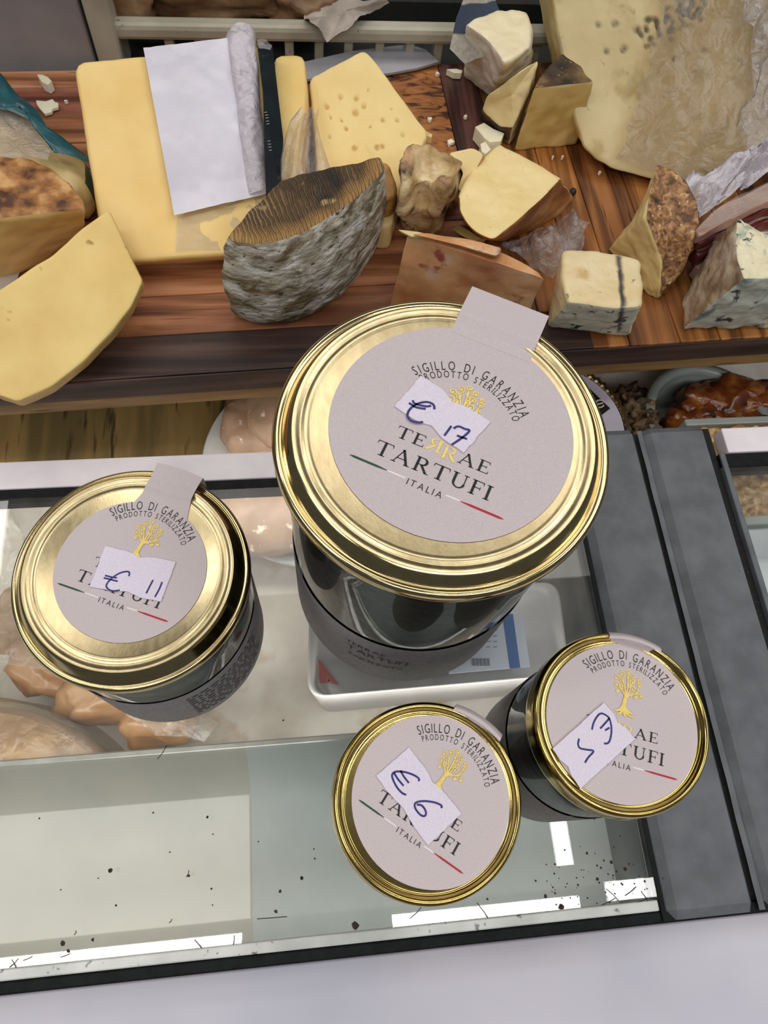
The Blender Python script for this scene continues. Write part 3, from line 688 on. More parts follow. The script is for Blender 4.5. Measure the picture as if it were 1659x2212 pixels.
# ------------------------------------------------------------------ truffle jars
ZOOM = {'big': (560, 620, 2.127), 'mid': (0, 1000, 2.676), 'six': (690, 1480, 3.53), 'four': (1020, 1340, 3.072)}
def lid_profile(kind):
    if kind == 'A':   # broad lid: embossed panel, sloping shoulder, rolled curl
        return [(0, 0), (.775, 0), (.788, .006), (.80, .010), (.815, .010), (.826, .002), (.838, .002), (.850, .014), (.87, .018), (.880, .018), (.893, .012), (.904, -.002), (.916, -.019), (.928, -.037), (.938, -.051), (.944, -.058),
                (.950, -.056), (.962, -.047), (.976, -.047), (.990, -.058), (.998, -.078), (1.0, -.105), (.996, -.130), (.978, -.148), (.962, -.156), (.955, -.180), (.940, -.205)]
    if kind == 'M':   # medium lid: taller dark shoulder
        return [(0, 0), (.735, 0), (.745, .006), (.76, .009), (.775, .003), (.79, -.002), (.82, -.002), (.833, .012), (.85, .018), (.866, .018), (.878, .010), (.890, -.006), (.904, -.026), (.920, -.050), (.936, -.075), (.946, -.090), (.951, -.094), (.960, -.088),
                (.974, -.088), (.99, -.104), (1.0, -.136), (.995, -.172), (.975, -.188), (.96, -.215), (.95, -.25)]
    return [(0, 0), (.845, 0), (.858, .003), (.868, .012), (.880, .010), (.892, .016), (.905, .036), (.920, .060), (.938, .074), (.955, .072), (.972, .052), (.985, .018), (.992, -.03), (.994, -.10), (.998, -.18), (1.0, -.23), (.992, -.26), (.97, -.28)]
def make_jar(key, label, cx_, cy_, h, R, rb, kind, body_m, lab_lo, lab_hi, off, rs, ps, ang, tabw, tagpts, pen, taglift, psh=(0, 0), words=()):
    z0 = h + {'A': .10, 'M': .14, 'B': .02}[kind] * R
    root = thing('truffle_jar', (cx_, cy_, 0), label, 'jar', 'sealed truffle jars on the glass')
    c = Vector((cx_, cy_, 0))
    lp = lid_profile(kind); zl = z0 + lp[-1][1] * R
    ks = max(i for i, p in enumerate(lp) if p[0] < (.885 if kind == 'A' else .87)) if kind != 'B' else 2
    lid = mesh('lid', *lathep([(r * R, z0 + z * R) for r, z in lp[:ks + 1]], 128, c, False), M['gold'] if kind != 'B' else M['gold_bright'], root)
    mesh('rim', *lathep([(r * R, z0 + z * R) for r, z in lp[ks:]], 128, c, False), M['gold_rim'] if kind != 'B' else M['gold_bright'], lid)
    rn = .945 * R; zs = zl - .10 * R
    prof = [(rb * .80, .0015), (rb * .90, .0), (rb * .965, .001), (rb, .006), (rb * 1.0, zs * .55), (rb * 1.005, zs - .18 * R), (rb * .995, zs - .08 * R), (rn * .985, zs), (rn * .95, zl + .02 * R), (rn * .95, z0 - .05 * R)]
    mesh('glass_body', *lathep(prof, 96, c, True), M['jar_glass'], root)
    fi = [(rb * .90, .004), (rb * .955, .009), (rb * .96, zs * .55), (rb * .955, zs - .16 * R), (rn * .92, zs - .02 * R), (rn * .90, zl - .06 * R), (rn * .90, zl + .02 * R)]
    mesh('filling', *lathep(fi, 64, c, True, True), M['truffle'], root)
    lw = lathep([(rb + .0004, lab_lo), (rb + .0006, lab_lo + .0006), (rb + .0006, lab_hi - .0006), (rb + .0004, lab_hi)], 96, c, False)
    bl = mesh('body_label', *lw, body_m, root)
    ca, sa = math.cos(ang), math.sin(ang); pc = c + Vector((off[0] * R, off[1] * R, 0))
    def T(x, y, z): return Vector((pc.x + ca * x - sa * y, pc.y + sa * x + ca * y, z))
    def T2_(x, y, z): return Vector((c.x + ca * x - sa * y, c.y + sa * x + ca * y, z))
    zt = z0 + .0002
    ztop = z0 + max(p[1] for p in lp) * R + .0009
    # seal sticker: disc, neck and tab in one outline, tab rides over the rim and folds down the side
    rs_ = rs * R; tw = tabw * R; a1 = math.asin(min(.95, (tw * .5 + (off[0] * R if False else 0)) / rs_)); tw = tw * .5
    V, F = [], []
    nn = 72; V.append(T(0, 0, zt))
    for k in range(nn):
        a = 2 * math.pi * k / nn + math.pi / 2; V.append(T(rs_ * math.cos(a), rs_ * math.sin(a), zt))
    F += [(0, 1 + k, 1 + (k + 1) % nn) for k in range(nn)]
    fl = {'A': .0, 'M': .10, 'B': .06}[kind]
    yend = R * (1.0 if kind != 'A' else 1.005)
    y0_ = math.sqrt(max(rs_ ** 2 - tw ** 2, 0)) - .0015
    rows = []
    for k in range(15):
        t = k / 14; y = y0_ + (yend - y0_) * t
        s = tw * (1 + (.16 * (1 - t) ** 3 if kind != 'A' else 0) - (.06 * math.sin(math.pi * t) if kind == 'M' else 0))
        rise = {'A': min(1, max(0, (y / R - .72) / .06)), 'M': min(1, max(0, (y / R - .69) / .055)), 'B': min(1, max(0, (y / R - .865) / .04))}[kind]
        z = zt + .00006 + (ztop - zt) * rise + (.0010 * math.sin(t * 7) * max(0, t - .42) if kind == 'M' else 0)
        if kind == 'M' and y / R > .92: z -= (y / R - .92) * R * .22
        if kind == 'B' and y / R > .94: z -= ((y / R - .94) / .06) ** 1.5 * .07 * R
        rows.append((y, s, z))
    if kind != 'A':
        for dz in (.05, .14, .24): rows.append((yend + .012 * R, tw * .98, rows[14][2] - dz * R))
    for (y, s, z) in rows:
        for q in range(9):
            x = -s + 2 * s * q / 8; yy = y
            if kind == 'B' and y > .9 * R: yy = math.sqrt(max(y * y - x * x, 0))
            if kind == 'M' and y > .85 * R: yy = y - .35 * x * x / R
            V.append(T(x, yy, z))
    b0 = 1 + nn
    for j in range(len(rows) - 1):
        for q in range(8): F.append((b0 + j * 9 + q, b0 + j * 9 + q + 1, b0 + (j + 1) * 9 + q + 1, b0 + (j + 1) * 9 + q))
    seal = mesh('seal_sticker', V, F, M['kraft'], root, False)
    for nm, vf, m_, dz in (('lettering', dark_print(*{'big': (.432, .068, .378, .052), 'mid': (.425, .078, .366, .050), 'six': (.428, .076, .372, .048), 'four': (.428, .076, .370, .048)}[key]), 'ink', .00012), ('tree_emblem', GOLD, 'foil', .00014), ('flag_stripe', GREEN, 'green_ink', .00010), ('flag_stripe', WHITE, 'white_ink', .00008), ('flag_stripe', RED, 'red_ink', .00010)):
        mesh(nm, [T2_(x * ps + psh[0], y * ps + psh[1], zt + dz) + Vector((0, 0, GOFF[i] if vf is GOLD else 0)) for i, (x, y) in enumerate(vf[0])], vf[1], M[m_], seal, False)
    # hand-written price tag, edges torn where the perforation was
    zt2 = zt + .0006
    if taglift: zt2 = zt + .0009
    tp = []
    n = len(tagpts)
    for i in range(n):
        a = Vector(tagpts[i]); b = Vector(tagpts[(i + 1) % n]); m_ = 10
        for s in range(m_):
            p = a.lerp(b, s / m_); nrm_ = Vector((-(b - a).y, (b - a).x)).normalized()
            w_ = noise.noise(Vector((p.x * 30, p.y * 30, 5))) * .008
            if i in (0, 2) and s in (5,): w_ += .032 if i == 0 else .026
            if i in (0, 2) and s in (4, 6): w_ += .012
            tp.append(p - nrm_ * w_)
    q = [Vector((cx_ + p.x * R, cy_ + p.y * R, zt2)) for p in [T2 for T2 in [Vector((ca * p.x - sa * p.y, sa * p.x + ca * p.y)) for p in tp]]]
    tg = mesh('price_tag', *prism(q, .0005), M['tag'], root, False)
    zx, zy, zs_ = ZOOM[key]; parts = []
    for st in pen:
        P = [W(zx + a / zs_, zy + b / zs_, zt2 + .0001) for a, b in st]
        P = smoothpoly(P, 5); parts.append(ribbonp(P, .00062 if key != 'big' else .0008))
    mesh('handwritten_price', *joinp(*parts), M['pen'], tg, False)
    for (s, zc, cap, a_mid, span) in words:
        gl = [(ch, G[ch][2]) for ch in s if ch in G]; sz = cap / CAPH; tot = sum(w_ for _, w_ in gl) * sz * .85
        gap = (span * rb - tot) / max(1, len(gl) - 1); x = -span * rb / 2; V, F = [], []
        for ch, w_ in gl:
            k0 = len(V)
            for gx, gy in G[ch][0]:
                th = a_mid + (x + gx * sz * .85) / rb; V.append(c + Vector(((rb + .0009) * math.cos(th), (rb + .0009) * math.sin(th), zc + gy * sz)))
            F += [tuple(i + k0 for i in f) for f in G[ch][1]]; x += w_ * sz * .85 + gap
        mesh('body_lettering', V, F, M['ink'], bl, False)
    if key == 'mid':      # the fine print on the side of the medium jar
        V, F = [], []
        for row in range(9):
            zc = .012 + row * .0040; x = -.5
            while x < .42:
                L_ = random.uniform(.03, .10); k0 = len(V)
                for th, zz in ((x, zc), (x + L_, zc), (x + L_, zc + .0013), (x, zc + .0013)):
                    V.append(c + Vector(((rb + .0009) * math.cos(th - .75), (rb + .0009) * math.sin(th - .75), zz)))
                F.append((k0, k0 + 1, k0 + 2, k0 + 3)); x += L_ + .025
        mesh('small_print', V, F, M['ink'], bl, False)
    return root
D = math.radians
make_jar('big', 'largest truffle jar, wide gold lid with price tag reading € 17', .0445, .1176, .1451, .056, .0521, 'A', M['kraft_dark'], .006, .066, (.045, .012), .715, .056, D(-28.4), .52,
         [(-.267, .28), (.223, .163), (.155, -.096), (-.322, .014)],
         [[(805, 562), (800, 540), (770, 528), (725, 537), (692, 562), (681, 590), (695, 612), (725, 622), (753, 620)], [(705, 520), (716, 536), (765, 548), (790, 545)], [(688, 532), (720, 552), (765, 560)],
          [(883, 638), (866, 662), (850, 683)], [(893, 650), (915, 640), (945, 652), (966, 660), (935, 690), (884, 725)], [(908, 682), (930, 690), (955, 698)]], False, (.0022, 0),
         words=(('TERRAE', .050, .0042, D(-118), .34), ('TARTUFI', .041, .0060, D(-112), .52), ('TARTUFATA', .031, .0042, D(-112), .50)))
make_jar('mid', 'medium truffle jar with creased seal tab and price tag reading € 11', -.0678, .0970, .0859, .0441, .0419, 'M', M['kraft_dark'], .004, .052, (.012, .002), .628, .0469, D(-23.1), .44,
         [(-.279, .121), (.335, .19), (.367, -.17), (-.234, -.243)],
         [[(745, 655), (747, 632), (725, 628), (685, 640), (640, 672), (614, 708), (630, 733), (660, 740), (692, 735)], [(607, 650), (645, 660), (676, 664)], [(600, 664), (640, 674), (680, 684)],
          [(885, 676), (866, 712), (845, 754)], [(937, 688), (920, 730), (895, 775)]], False, (0, .0048))
make_jar('six', 'small truffle jar at the front with price tag reading € 6', .0327, .0087, .1042, .0309, .0290, 'B', M['kraft_brown'], .004, .058, (.06, .0), .845, .0418, D(-37.9), .58,
         [(-.435, .324), (.367, .073), (.234, -.367), (-.572, -.103)],
         [[(755, 732), (760, 716), (735, 694), (690, 674), (640, 661), (582, 660), (555, 682), (562, 722), (592, 780), (630, 822), (662, 836)], [(568, 668), (600, 718), (642, 768)], [(618, 652), (646, 700), (682, 746)],
          [(928, 938), (930, 918), (880, 895), (800, 884), (742, 893), (726, 915), (738, 952), (772, 990), (802, 998), (813, 975), (800, 940), (775, 915), (742, 912)]], False, (.0012, .0040))
make_jar('four', 'small truffle jar beside the grey frame, price tag written upside down', .1014, .0279, .1038, .0309, .0292, 'B', M['kraft_brown'], .004, .060, (.025, -.01), .855, .0435, D(-19.7), .60,
         [(-.213, .146), (.174, -.147), (-.337, -.81), (-.695, -.491)],
         [[(795, 725), (806, 680), (830, 637), (855, 618), (885, 628), (910, 652), (924, 710), (920, 772), (904, 812), (875, 818)], [(850, 718), (880, 685), (912, 648)], [(882, 730), (912, 712)],
          [(710, 785), (703, 820), (716, 848), (760, 858), (805, 868), (772, 908), (748, 945)]], True, (.0008, .0031))
# ------------------------------------------------------------------ cutting board and the counter under it
ZB = .03
bA = W(181, 822, ZB); bB = W(1659, 726, ZB); bdir = (bB - bA); bdir.z = 0; bdir.normalize(); bnor = Vector((-bdir.y, bdir.x, 0))
borg = bA - bdir * .22
def BD(s, t, z): return borg + bdir * s + bnor * t + Vector((0, 0, z - ZB))      # board coordinates: s along, t towards the back
def bquad(s0, s1, t0, t1, z0, z1, r=.0007):
    V, F = boxp(s0, s1, t0, t1, z0, z1, r); return [BD(v.x, v.y, v.z) for v in V], F
def bs(u, v):
    p = W(u, v, ZB) - borg; return p.dot(bdir), p.dot(bnor)
board = thing('cutting_board', BD(.3, .12, .0), 'thick striped wooden cutting board covered with cheese pieces', 'cutting board')
sx1 = bs(960, 200)[0]; sx2 = bs(1015, 190)[0] + .006; sEnd = .70; tBack = bs(60, 152)[1]; sFront = bs(1283, 735)[0]; sMid = bs(1040, 480)[0]
tb = .0165
rows_ = [(.0, .026, 'walnut'), (.026, .052, 'wood'), (.052, .074, 'wood2'), (.074, .098, 'wood'), (.098, .124, 'wood_red'), (.124, .150, 'wood'), (.150, .172, 'wood2'), (.172, .198, 'wood'), (.198, .222, 'wood_red'), (.222, tBack, 'wood2')]
for t0, t1, m in rows_:
    e = sFront if t0 == 0 else (sMid if t1 < .09 else sx1 + .004)
    if t0 >= .124: e = sx1 - .052
    mesh('plank', *bquad(-.02, e, t0 + .0002, t1 - .0002, ZB - tb, ZB - .0004 * random.random(), .0006), M[m], board, False)
mesh('plank', *bquad(sx1 - .0516, sx1 - .0004, .124, tBack, ZB - tb, ZB, .0006), M['burl'], board, False)
mesh('plank', *bquad(sx1, sx2, .0985, tBack, ZB - tb, ZB - .0002, .0006), M['walnut_y'], board, False)
s = sx2 + .0004; k = 0
while s < sEnd:
    w_ = (.026, .022, .030, .024)[k % 4]
    t0 = .0002 if s > sFront - .004 else (.0265 if s > sMid - .02 else .10)
    if sMid <= s: t0 = .0265 if s < sFront - .004 else .0
    mesh('plank', *bquad(s, s + w_ - .0004, t0, tBack, ZB - tb, ZB - .0006 * random.random(), .0009), M[('wood_or', 'wood_or2', 'wood_or3', 'wood_or')[k % 4]], board, False)
    s += w_; k += 1
# front fill between the long strips and the cross planks
mesh('plank', *bquad(sMid + .0004, sx2 + .0002, .0265, .0980, ZB - tb, ZB - .0003, .0006), M['wood_or3'], board, False)
mesh('front_edge', *bquad(-.02, sFront, -.0012, -.0001, ZB - tb, ZB - .0008, .0003), M['walnut'], board, False)
mesh('front_edge', *bquad(sFront, sEnd, -.0012, -.0001, ZB - tb, ZB - .0010, .0003), M['walnut'], board, False)
low = tag(mesh('support_board', *bquad(-.02, sEnd, .0008, tBack, ZB - tb - .0125, ZB - tb - .0006, .0012), M['edge_pale'], None, False), 'thin tan wooden board lying under the striped cutting board', 'board')
# the lower board is darker along its left half
tag(mesh('back_counter', *bquad(-.3, .9, .170, .75, -.100, ZB - tb - .0128, .001), M['counter'], None, False), 'dark counter top carrying the cutting boards behind the case', 'counter')

# ------------------------------------------------------------------ cheeses
def holes(lst, z, r=.0024, depth=.0022):
    C_ = [(W(u, v, z(u, v) if callable(z) else z), rr) for u, v, rr in lst]
    def fn(p):
        m_ = 0
        for c, rr in C_:
            d = Vector((p.x - c.x, p.y - c.y, 0)).length / (r * rr)
            if d < 1.4: m_ = max(m_, 1 - max(0, (d - .6) / .8))
        return m_, -depth * m_
    return fn

# the big yellow loaf, tilted, in its torn white wrap
la = [(158, 130, .090), (568, 92, .090), (592, 545, .047), (226, 570, .047)]
lat = PX(la); lab = [Vector((p.x, p.y + (.0 if i > 1 else 0), ZB)) for i, p in enumerate(lat)]
lab[2] = W(600, 556, ZB); lab[3] = W(232, 582, ZB)
loaf = block('yellow_cheese_loaf', 'large yellow cheese loaf under torn white wrapping paper', 'cheese', lab, lat, mats={'paste': M['loaf']}, capt='paste', fillet=.006, edge=.004, amp=.0005, freq=60, res=.003)
lr = thing('yellow_cheese_loaf', loaf.location, loaf['label'], 'cheese'); loaf.name = 'paste'; lr.name = 'yellow_cheese_loaf'
for k_ in ('label', 'category'): del loaf[k_]
loaf.parent = lr; loaf.location = (0, 0, 0)
A0, A1, A2, A3 = lat
nA = (A1 - A0).cross(A3 - A0).normalized(); nA = nA if nA.z > 0 else -nA
def onA(u, v, lift=0.0):       # pixel -> point on the loaf's tilted top plane
    a = ray(u, v); C0 = Vector((0, 0, CAMZ)); t = (A0 - C0).dot(nA) / a.dot(nA); return C0 + a * t + nA * lift
nW = 34
cw = [onA(312, 113), onA(548, 84), onA(575, 428), onA(379, 476)]
def wrapfn(u, v):
    p = cw[0].lerp(cw[1], u).lerp(cw[3].lerp(cw[2], u), v)
    l = .0032 + .0011 * abs(fbm(p, 55)) + .0012 * abs(noise.noise(p * 24))
    l += .003 * max(0, v - .86) / .14 * (1 - .5 * u)
    return p + nA * l
mesh('wrapping_paper', *sheetp(wrapfn, nW, nW), M['paper'], lr)
cf = [onA(487, 84), onA(551, 70), onA(582, 425), onA(536, 430)]
def foldfn(u, v):
    p = cf[0].lerp(cf[1], u).lerp(cf[3].lerp(cf[2], u), v)
    l = .0035 + .005 * math.sin(math.pi * min(1, max(0, u))) ** .6 + .0022 * fbm(p, 130) + .0015 * abs(noise.noise(p * 70))
    if u in (0, 1): l = .0016
    return p + nA * l + Vector((noise.noise(p * 60), 0, 0)) * .0012
mesh('film_fold', *sheetp(foldfn, 16, 70), M['film_white'], lr)
cb2 = [onA(385, 470), onA(570, 425), onA(565, 540), onA(378, 548)]
mesh('torn_film', *quadsheet(cb2, .0008, 60, 24, 20, .0024, 3.1), M['film'], lr)
mesh('label_end', *quadsheet([onA(468, 452), onA(560, 420), onA(556, 436), onA(478, 463)], .0003, 50, 8, 4, .0012), M['black_label'], lr)

# the second loaf behind it with its black label band and film tuft
zt_ = .078
b2 = PX([(590, 112), (658, 108), (668, 200), (655, 300), (640, 420), (600, 420)], zt_)
loaf2 = block('wrapped_cheese_loaf', 'film-wrapped yellow loaf with a black label band beside the white paper', 'cheese', [Vector((p.x, p.y, ZB)) for p in b2], b2, mats={'paste': M['loaf'], 'film': M['loaf']}, capt='film', fillet=.008, edge=.006, amp=.0004, freq=60, res=.003)
r2 = thing('wrapped_cheese_loaf', loaf2.location, loaf2.get('label', ''), 'cheese') if loaf2.type == 'MESH' else loaf2
bl_ = [W(556, 98, zt_ + .012), W(588, 95, zt_ + .010), W(612, 300, zt_ + .006), W(606, 425, zt_ + .006), W(575, 440, zt_ + .006), W(568, 200, zt_ + .011)]
mesh('label_band', *joinp(prism(bl_, .018)), M['black_label'], r2, False)
mesh('label_crimp', *polysheet([W(553, 88, zt_ + .014), W(575, 86, zt_ + .016), W(588, 98, zt_ + .013), W(584, 108, zt_ + .012), W(557, 106, zt_ + .0135)], .001, 160, 6, 2.), M['film_dense'], r2)
lt = []
for k, (u, v) in enumerate([(571, 243), (573, 249), (574, 255), (575, 262), (576, 268), (578, 305), (579, 312), (580, 318), (581, 325)]):
    lt.append(ribbonp([W(u, v, zt_ + .0115), W(u + 6, v - 1, zt_ + .0112)], .0005))
mesh('label_marks', *joinp(*lt), M['steel'], r2, False)
# twisted film tuft: a gathered cone that flares to the right
tv = []
TU = [(668, 238, 22, .098), (655, 262, 30, .096), (655, 300, 40, .090), (658, 345, 52, .084), (668, 395, 62, .078)]
def tuft(u, v):
    f = v * (len(TU) - 1); i = min(int(f), len(TU) - 2); t = f - i
    a, b = TU[i], TU[i + 1]; x = a[0] + (b[0] - a[0]) * t; y = a[1] + (b[1] - a[1]) * t; w_ = a[2] + (b[2] - a[2]) * t; z = a[3] + (b[3] - a[3]) * t
    th = (u - .5) * math.pi
    p = W(x + w_ * math.sin(th) * (1 + .05 * math.sin(11 * u)), y + 8 * math.sin(u * 20) * (1 - v), z + .010 * math.cos(th) + .0012 * math.sin(u * 30 + v * 5) + .0012 * noise.noise(Vector((u * 9, v * 6, 2))))
    return p
mesh('film_tuft', *sheetp(tuft, 44, 26), M['film_dense'], r2)

# the holey slab
hz = lambda u, v: .078 - .030 * max(0, min(1, (v - 110) / 330))
hp = [(667, 168), (789, 104), (838, 168), (926, 287), (868, 400), (845, 490), (735, 480), (690, 400)]
ht_ = [W(u, v, hz(u, v)) for u, v in hp]
hb_ = [Vector((p.x, p.y, ZB)) for p in ht_]
block('holey_cheese_slab', 'pale yellow cheese slab with small holes between loaf and knife', 'cheese', hb_, ht_, mats={'paste': M['holey']}, fillet=.004, edge=.002, amp=.0004, res=.0016,
      maskfn=holes([(706, 232, .9), (736, 210, .8), (770, 212, .9), (768, 244, 1.1), (786, 230, .8), (827, 260, .7), (858, 260, .7), (748, 280, .7), (766, 322, .9), (815, 320, .9), (826, 318, .8), (738, 262, .5), (870, 292, .7), (795, 193, .5), (715, 255, .5), (845, 235, .4), (712, 296, .5), (800, 275, .4)], hz, .0015, .0014))
mesh_ = tag(mesh('cheese_shred', *prism([W(918, 282, .055), W(934, 290, .053), (W(932, 297, .052)), W(920, 292, .053)], .004), M['holey'], None, False), 'thin yellow sliver at the lower corner of the holey slab', 'cheese')

# the big grey half wheel
tz, dz_ = .093, ZB
tt = [(486, 512), (505, 522), (545, 527), (600, 520), (655, 502), (705, 474), (755, 440), (800, 400), (832, 360), (826, 336), (770, 345), (700, 358), (640, 370), (606, 384), (548, 440)]
bb = [(502, 682), (520, 695), (556, 705), (604, 706), (650, 697), (694, 678), (735, 648), (776, 605), (808, 556), (806, 520), (760, 525), (700, 535), (650, 540), (622, 555), (560, 615)]
rimp = PX(tt[:10], tz)
def rimtone(p):
    d = 9
    for i in range(len(rimp) - 1):
        a, b = rimp[i], rimp[i + 1]; t = max(0, min(1, (p - a).dot(b - a) / (b - a).length_squared)); d = min(d, (p - a.lerp(b, t)).length)
    if p.z < tz - .012: return 0.0, 0.0
    return max(0.0, min(.8, .95 - d / .010 + .5 * noise.noise(p * 90))), 0.0
block('half_wheel_cheese', 'half wheel of cheese with grey mould side and dark grooved top', 'cheese', PX(bb, dz_), PX(tt, tz), side=['rind'] * 9 + ['paste'] * 6, capt='rind_top', capb='rind',
      mats={'paste': M['firm'], 'rind': M['tomme_side'], 'rind_top': M['tomme_top']}, fillet=.002, edge=.005, amp=.0008, freq=110, res=.0017, bulge=.004, maskfn=rimtone)
block('brown_rind_chunk', 'small brown-rinded chunk wedged behind the grey half wheel', 'cheese', PX([(815, 440), (862, 440), (858, 482), (838, 500), (815, 500)], ZB), PX([(800, 345), (838, 350), (855, 405), (850, 425), (815, 430)], .072),
      side='rind', capt='rind', mats={'rind': M['tan_rind'], 'paste': M['firm']}, amp=.001)

# left front: thin flat wedge with its cut face up
wz = lambda u, v: .047 + .034 * (860 - v) / 410 - .010 * (u / 310)
wp = [(236, 452), (262, 507), (285, 560), (309, 606), (286, 660), (240, 718), (184, 778), (112, 836), (38, 868), (-8, 855), (-90, 790), (-90, 680), (0, 622), (60, 584), (112, 551), (170, 500)]
wt = [W(u, v, wz(u, v) - .0) for u, v in wp]; nw = (wt[3] - wt[0]).cross(wt[8] - wt[0]).normalized(); nw = nw if nw.z > 0 else -nw
wb = [p - nw * .013 for p in wt]
block('yellow_cheese_wedge', 'big pale yellow wedge lying flat at the front left, overhanging the board', 'cheese', wb, wt, side=['rind'] * 9 + ['paste'] * 7, capt='paste', capb='paste', mats={'paste': M['young'], 'rind': M['thin_rind']}, fillet=.002, edge=.0018, amp=.0007, freq=45, res=.0025)

# left edge: brown topped wedge
t6 = [(-60, 340), (0, 336), (60, 339), (108, 358), (150, 392), (178, 430), (189, 452), (100, 461), (0, 472), (-60, 480)]
b6 = [(-50, 420), (10, 420), (70, 425), (115, 445), (155, 480), (176, 512), (182, 528), (110, 560), (35, 600), (-40, 620)]
block('brown_topped_wedge', 'yellow cheese wedge with toasted brown rind on top at the left edge', 'cheese', PX(b6, ZB), PX(t6, .080), side=['rind'] * 6 + ['paste'] * 4, capt='rind_top', capb='paste',
      mats={'paste': M['aged'], 'rind': M['tan_rind'], 'rind_top': M['brown_top']}, fillet=.002, edge=.004, amp=.0009, res=.0022)
tag(mesh('grey_paper_sheet', *polysheet([W(-60, 500, .036), W(0, 505, .038), W(48, 575, .034), W(30, 620, .033), W(-60, 660, .034)], .0015, 40, 8, 4.), M['rag'], None), 'grey paper edge tucked under the brown-topped wedge', 'paper')

# left edge: teal wrapped cheese
tc_ = [(-60, 165), (20, 185), (70, 235), (115, 290), (165, 325), (189, 345), (188, 395), (170, 418), (140, 400), (90, 360), (30, 345), (-60, 345)]
tlz = lambda u, v: .052 + .012 * (1 - max(0, u) / 190)
tt7 = [W(u, v, tlz(u, v)) for u, v in tc_]
tealo = block('teal_wrapped_cheese', 'pale cheese in a torn teal plastic wrapper at the upper left', 'cheese', [Vector((p.x, p.y, ZB)) for p in tt7], tt7, mats={'paste': M['rind_cream'], 'cap': M['rind_cream'], 'side': M['teal']}, side=['side'] * 6 + ['paste'] * 6, capt='paste', capb='paste', fillet=.004, edge=.009, amp=.0015, freq=60, res=.0025)
twp = [(-60, 150), (0, 159), (62, 221), (112, 287), (160, 320), (192, 338), (190, 352), (150, 338), (118, 330), (104, 312), (88, 278), (60, 262), (20, 240), (-60, 228)]
mesh('wrapper', *polysheet([W(u, v, tlz(u, v) + .0075) for u, v in twp], .0025, 50, 12, 1.5, False, .003), M['teal'], tealo)
mesh('clear_window', *polysheet([W(u, v, tlz(u, v) + .0055) for u, v in [(-60, 228), (20, 238), (62, 260), (90, 282), (112, 330), (100, 350), (60, 340), (0, 342), (-60, 345)]], .0022, 45, 10, 2.5), M['film_dense'], tealo)

# mould lump and the slice behind it
t8 = [(872, 305), (888, 292), (925, 292), (945, 312), (975, 322), (1003, 335), (1003, 352), (985, 385), (962, 420), (944, 470), (926, 498), (895, 500), (868, 480), (860, 430), (858, 360)]
b8 = [(895, 400), (905, 390), (935, 390), (950, 400), (970, 410), (985, 420), (985, 430), (968, 450), (948, 470), (936, 490), (924, 504), (898, 508), (878, 496), (874, 470), (880, 430)]
t8z = [W(u, v, .088 if v < 400 else .088 - .045 * (v - 400) / 100) for u, v in t8]
block('mouldy_cheese_lump', 'lumpy wrinkled cheese end with grey mould in the middle of the board', 'cheese', PX(b8, ZB), t8z, side='rind', capt='rind', mats={'rind': M['mould_rind']}, fillet=.006, edge=.007, amp=.0042, freq=55, res=.0018)
sl = [(968, 330), (1020, 318), (1046, 332), (1030, 365), (1008, 400), (996, 415), (988, 410), (1000, 372)]
slz = lambda u, v: .084 - .0003 * (v - 320) * .5
block('cheese_slice', 'thin pale slice leaning between the mouldy lump and the dome', 'cheese', [W(u + 4, v + 10, slz(u, v) - .008) for u, v in sl], [W(u, v, slz(u, v)) for u, v in sl], side='rind', capt='paste', mats={'paste': M['dome'], 'rind': M['tan_rind']}, fillet=.002, edge=.001, amp=.0005)

# dome-shaped half cheese
t9 = [(1078, 305), (1145, 345), (1213, 386), (1172, 430), (1115, 480), (1064, 519), (1036, 508), (1010, 488), (992, 458), (988, 425), (1008, 380), (1042, 340)]
b9 = [(1085, 360), (1160, 395), (1241, 428), (1205, 468), (1150, 500), (1092, 521), (1062, 520), (1035, 512), (1012, 490), (1005, 465), (1030, 425), (1055, 385)]
block('dome_cheese', 'half cheese with cream cut face up and an orange-brown rind', 'cheese', PX(b9, ZB), PX(t9, .078), side=['paste', 'paste', 'rind', 'rind', 'rind', 'rind', 'rind', 'rind', 'rind', 'paste', 'paste', 'paste'], capt='paste', capb='rind',
      mats={'paste': M['dome'], 'rind': M['dome_rind']}, fillet=.003, edge=.003, amp=.0007, res=.0018)

# orange washed-rind block with slices on it
t11 = [(879, 509), (990, 541), (1177, 603), (1166, 588), (1092, 545), (1000, 520), (905, 500)]
b11 = [(838, 668), (980, 686), (1130, 700), (1150, 655), (1090, 620), (1000, 600), (880, 590)]
block('orange_rind_cheese', 'orange washed-rind cheese block behind the largest jar', 'cheese', PX(b11, ZB), PX(t11, .079), side=['rind'] * 2 + ['rind_end'] + ['rind'] * 4, capt='rind', capb='rind', mats={'rind': M['orange_rind'], 'rind_end': M['orange_rind'], 'paste': M['aged']}, fillet=.002, edge=.002, amp=.0007, freq=60, res=.002)
block('orange_cheese_slice', 'long thin orange slice lying on the orange-rinded block', 'cheese', PX([(892, 508), (990, 534), (1072, 558), (1084, 550), (1083, 536), (1000, 516), (920, 504)], .080), PX([(892, 506), (990, 530), (1070, 553), (1082, 546), (1083, 534), (1000, 514), (920, 503)], .0845),
      mats={'paste': M['orange_rind']}, fillet=.001, edge=.0008, amp=.0003, res=.0015)
block('cheese_sliver', 'pointed pale sliver on the left end of the orange-rinded block', 'cheese', PX([(864, 502), (890, 516), (930, 512), (905, 503)], .0805), PX([(859, 496), (888, 511), (930, 508), (900, 500)], .083), mats={'paste': M['firm']}, fillet=.0006, edge=.0005, amp=.0002, res=.001)
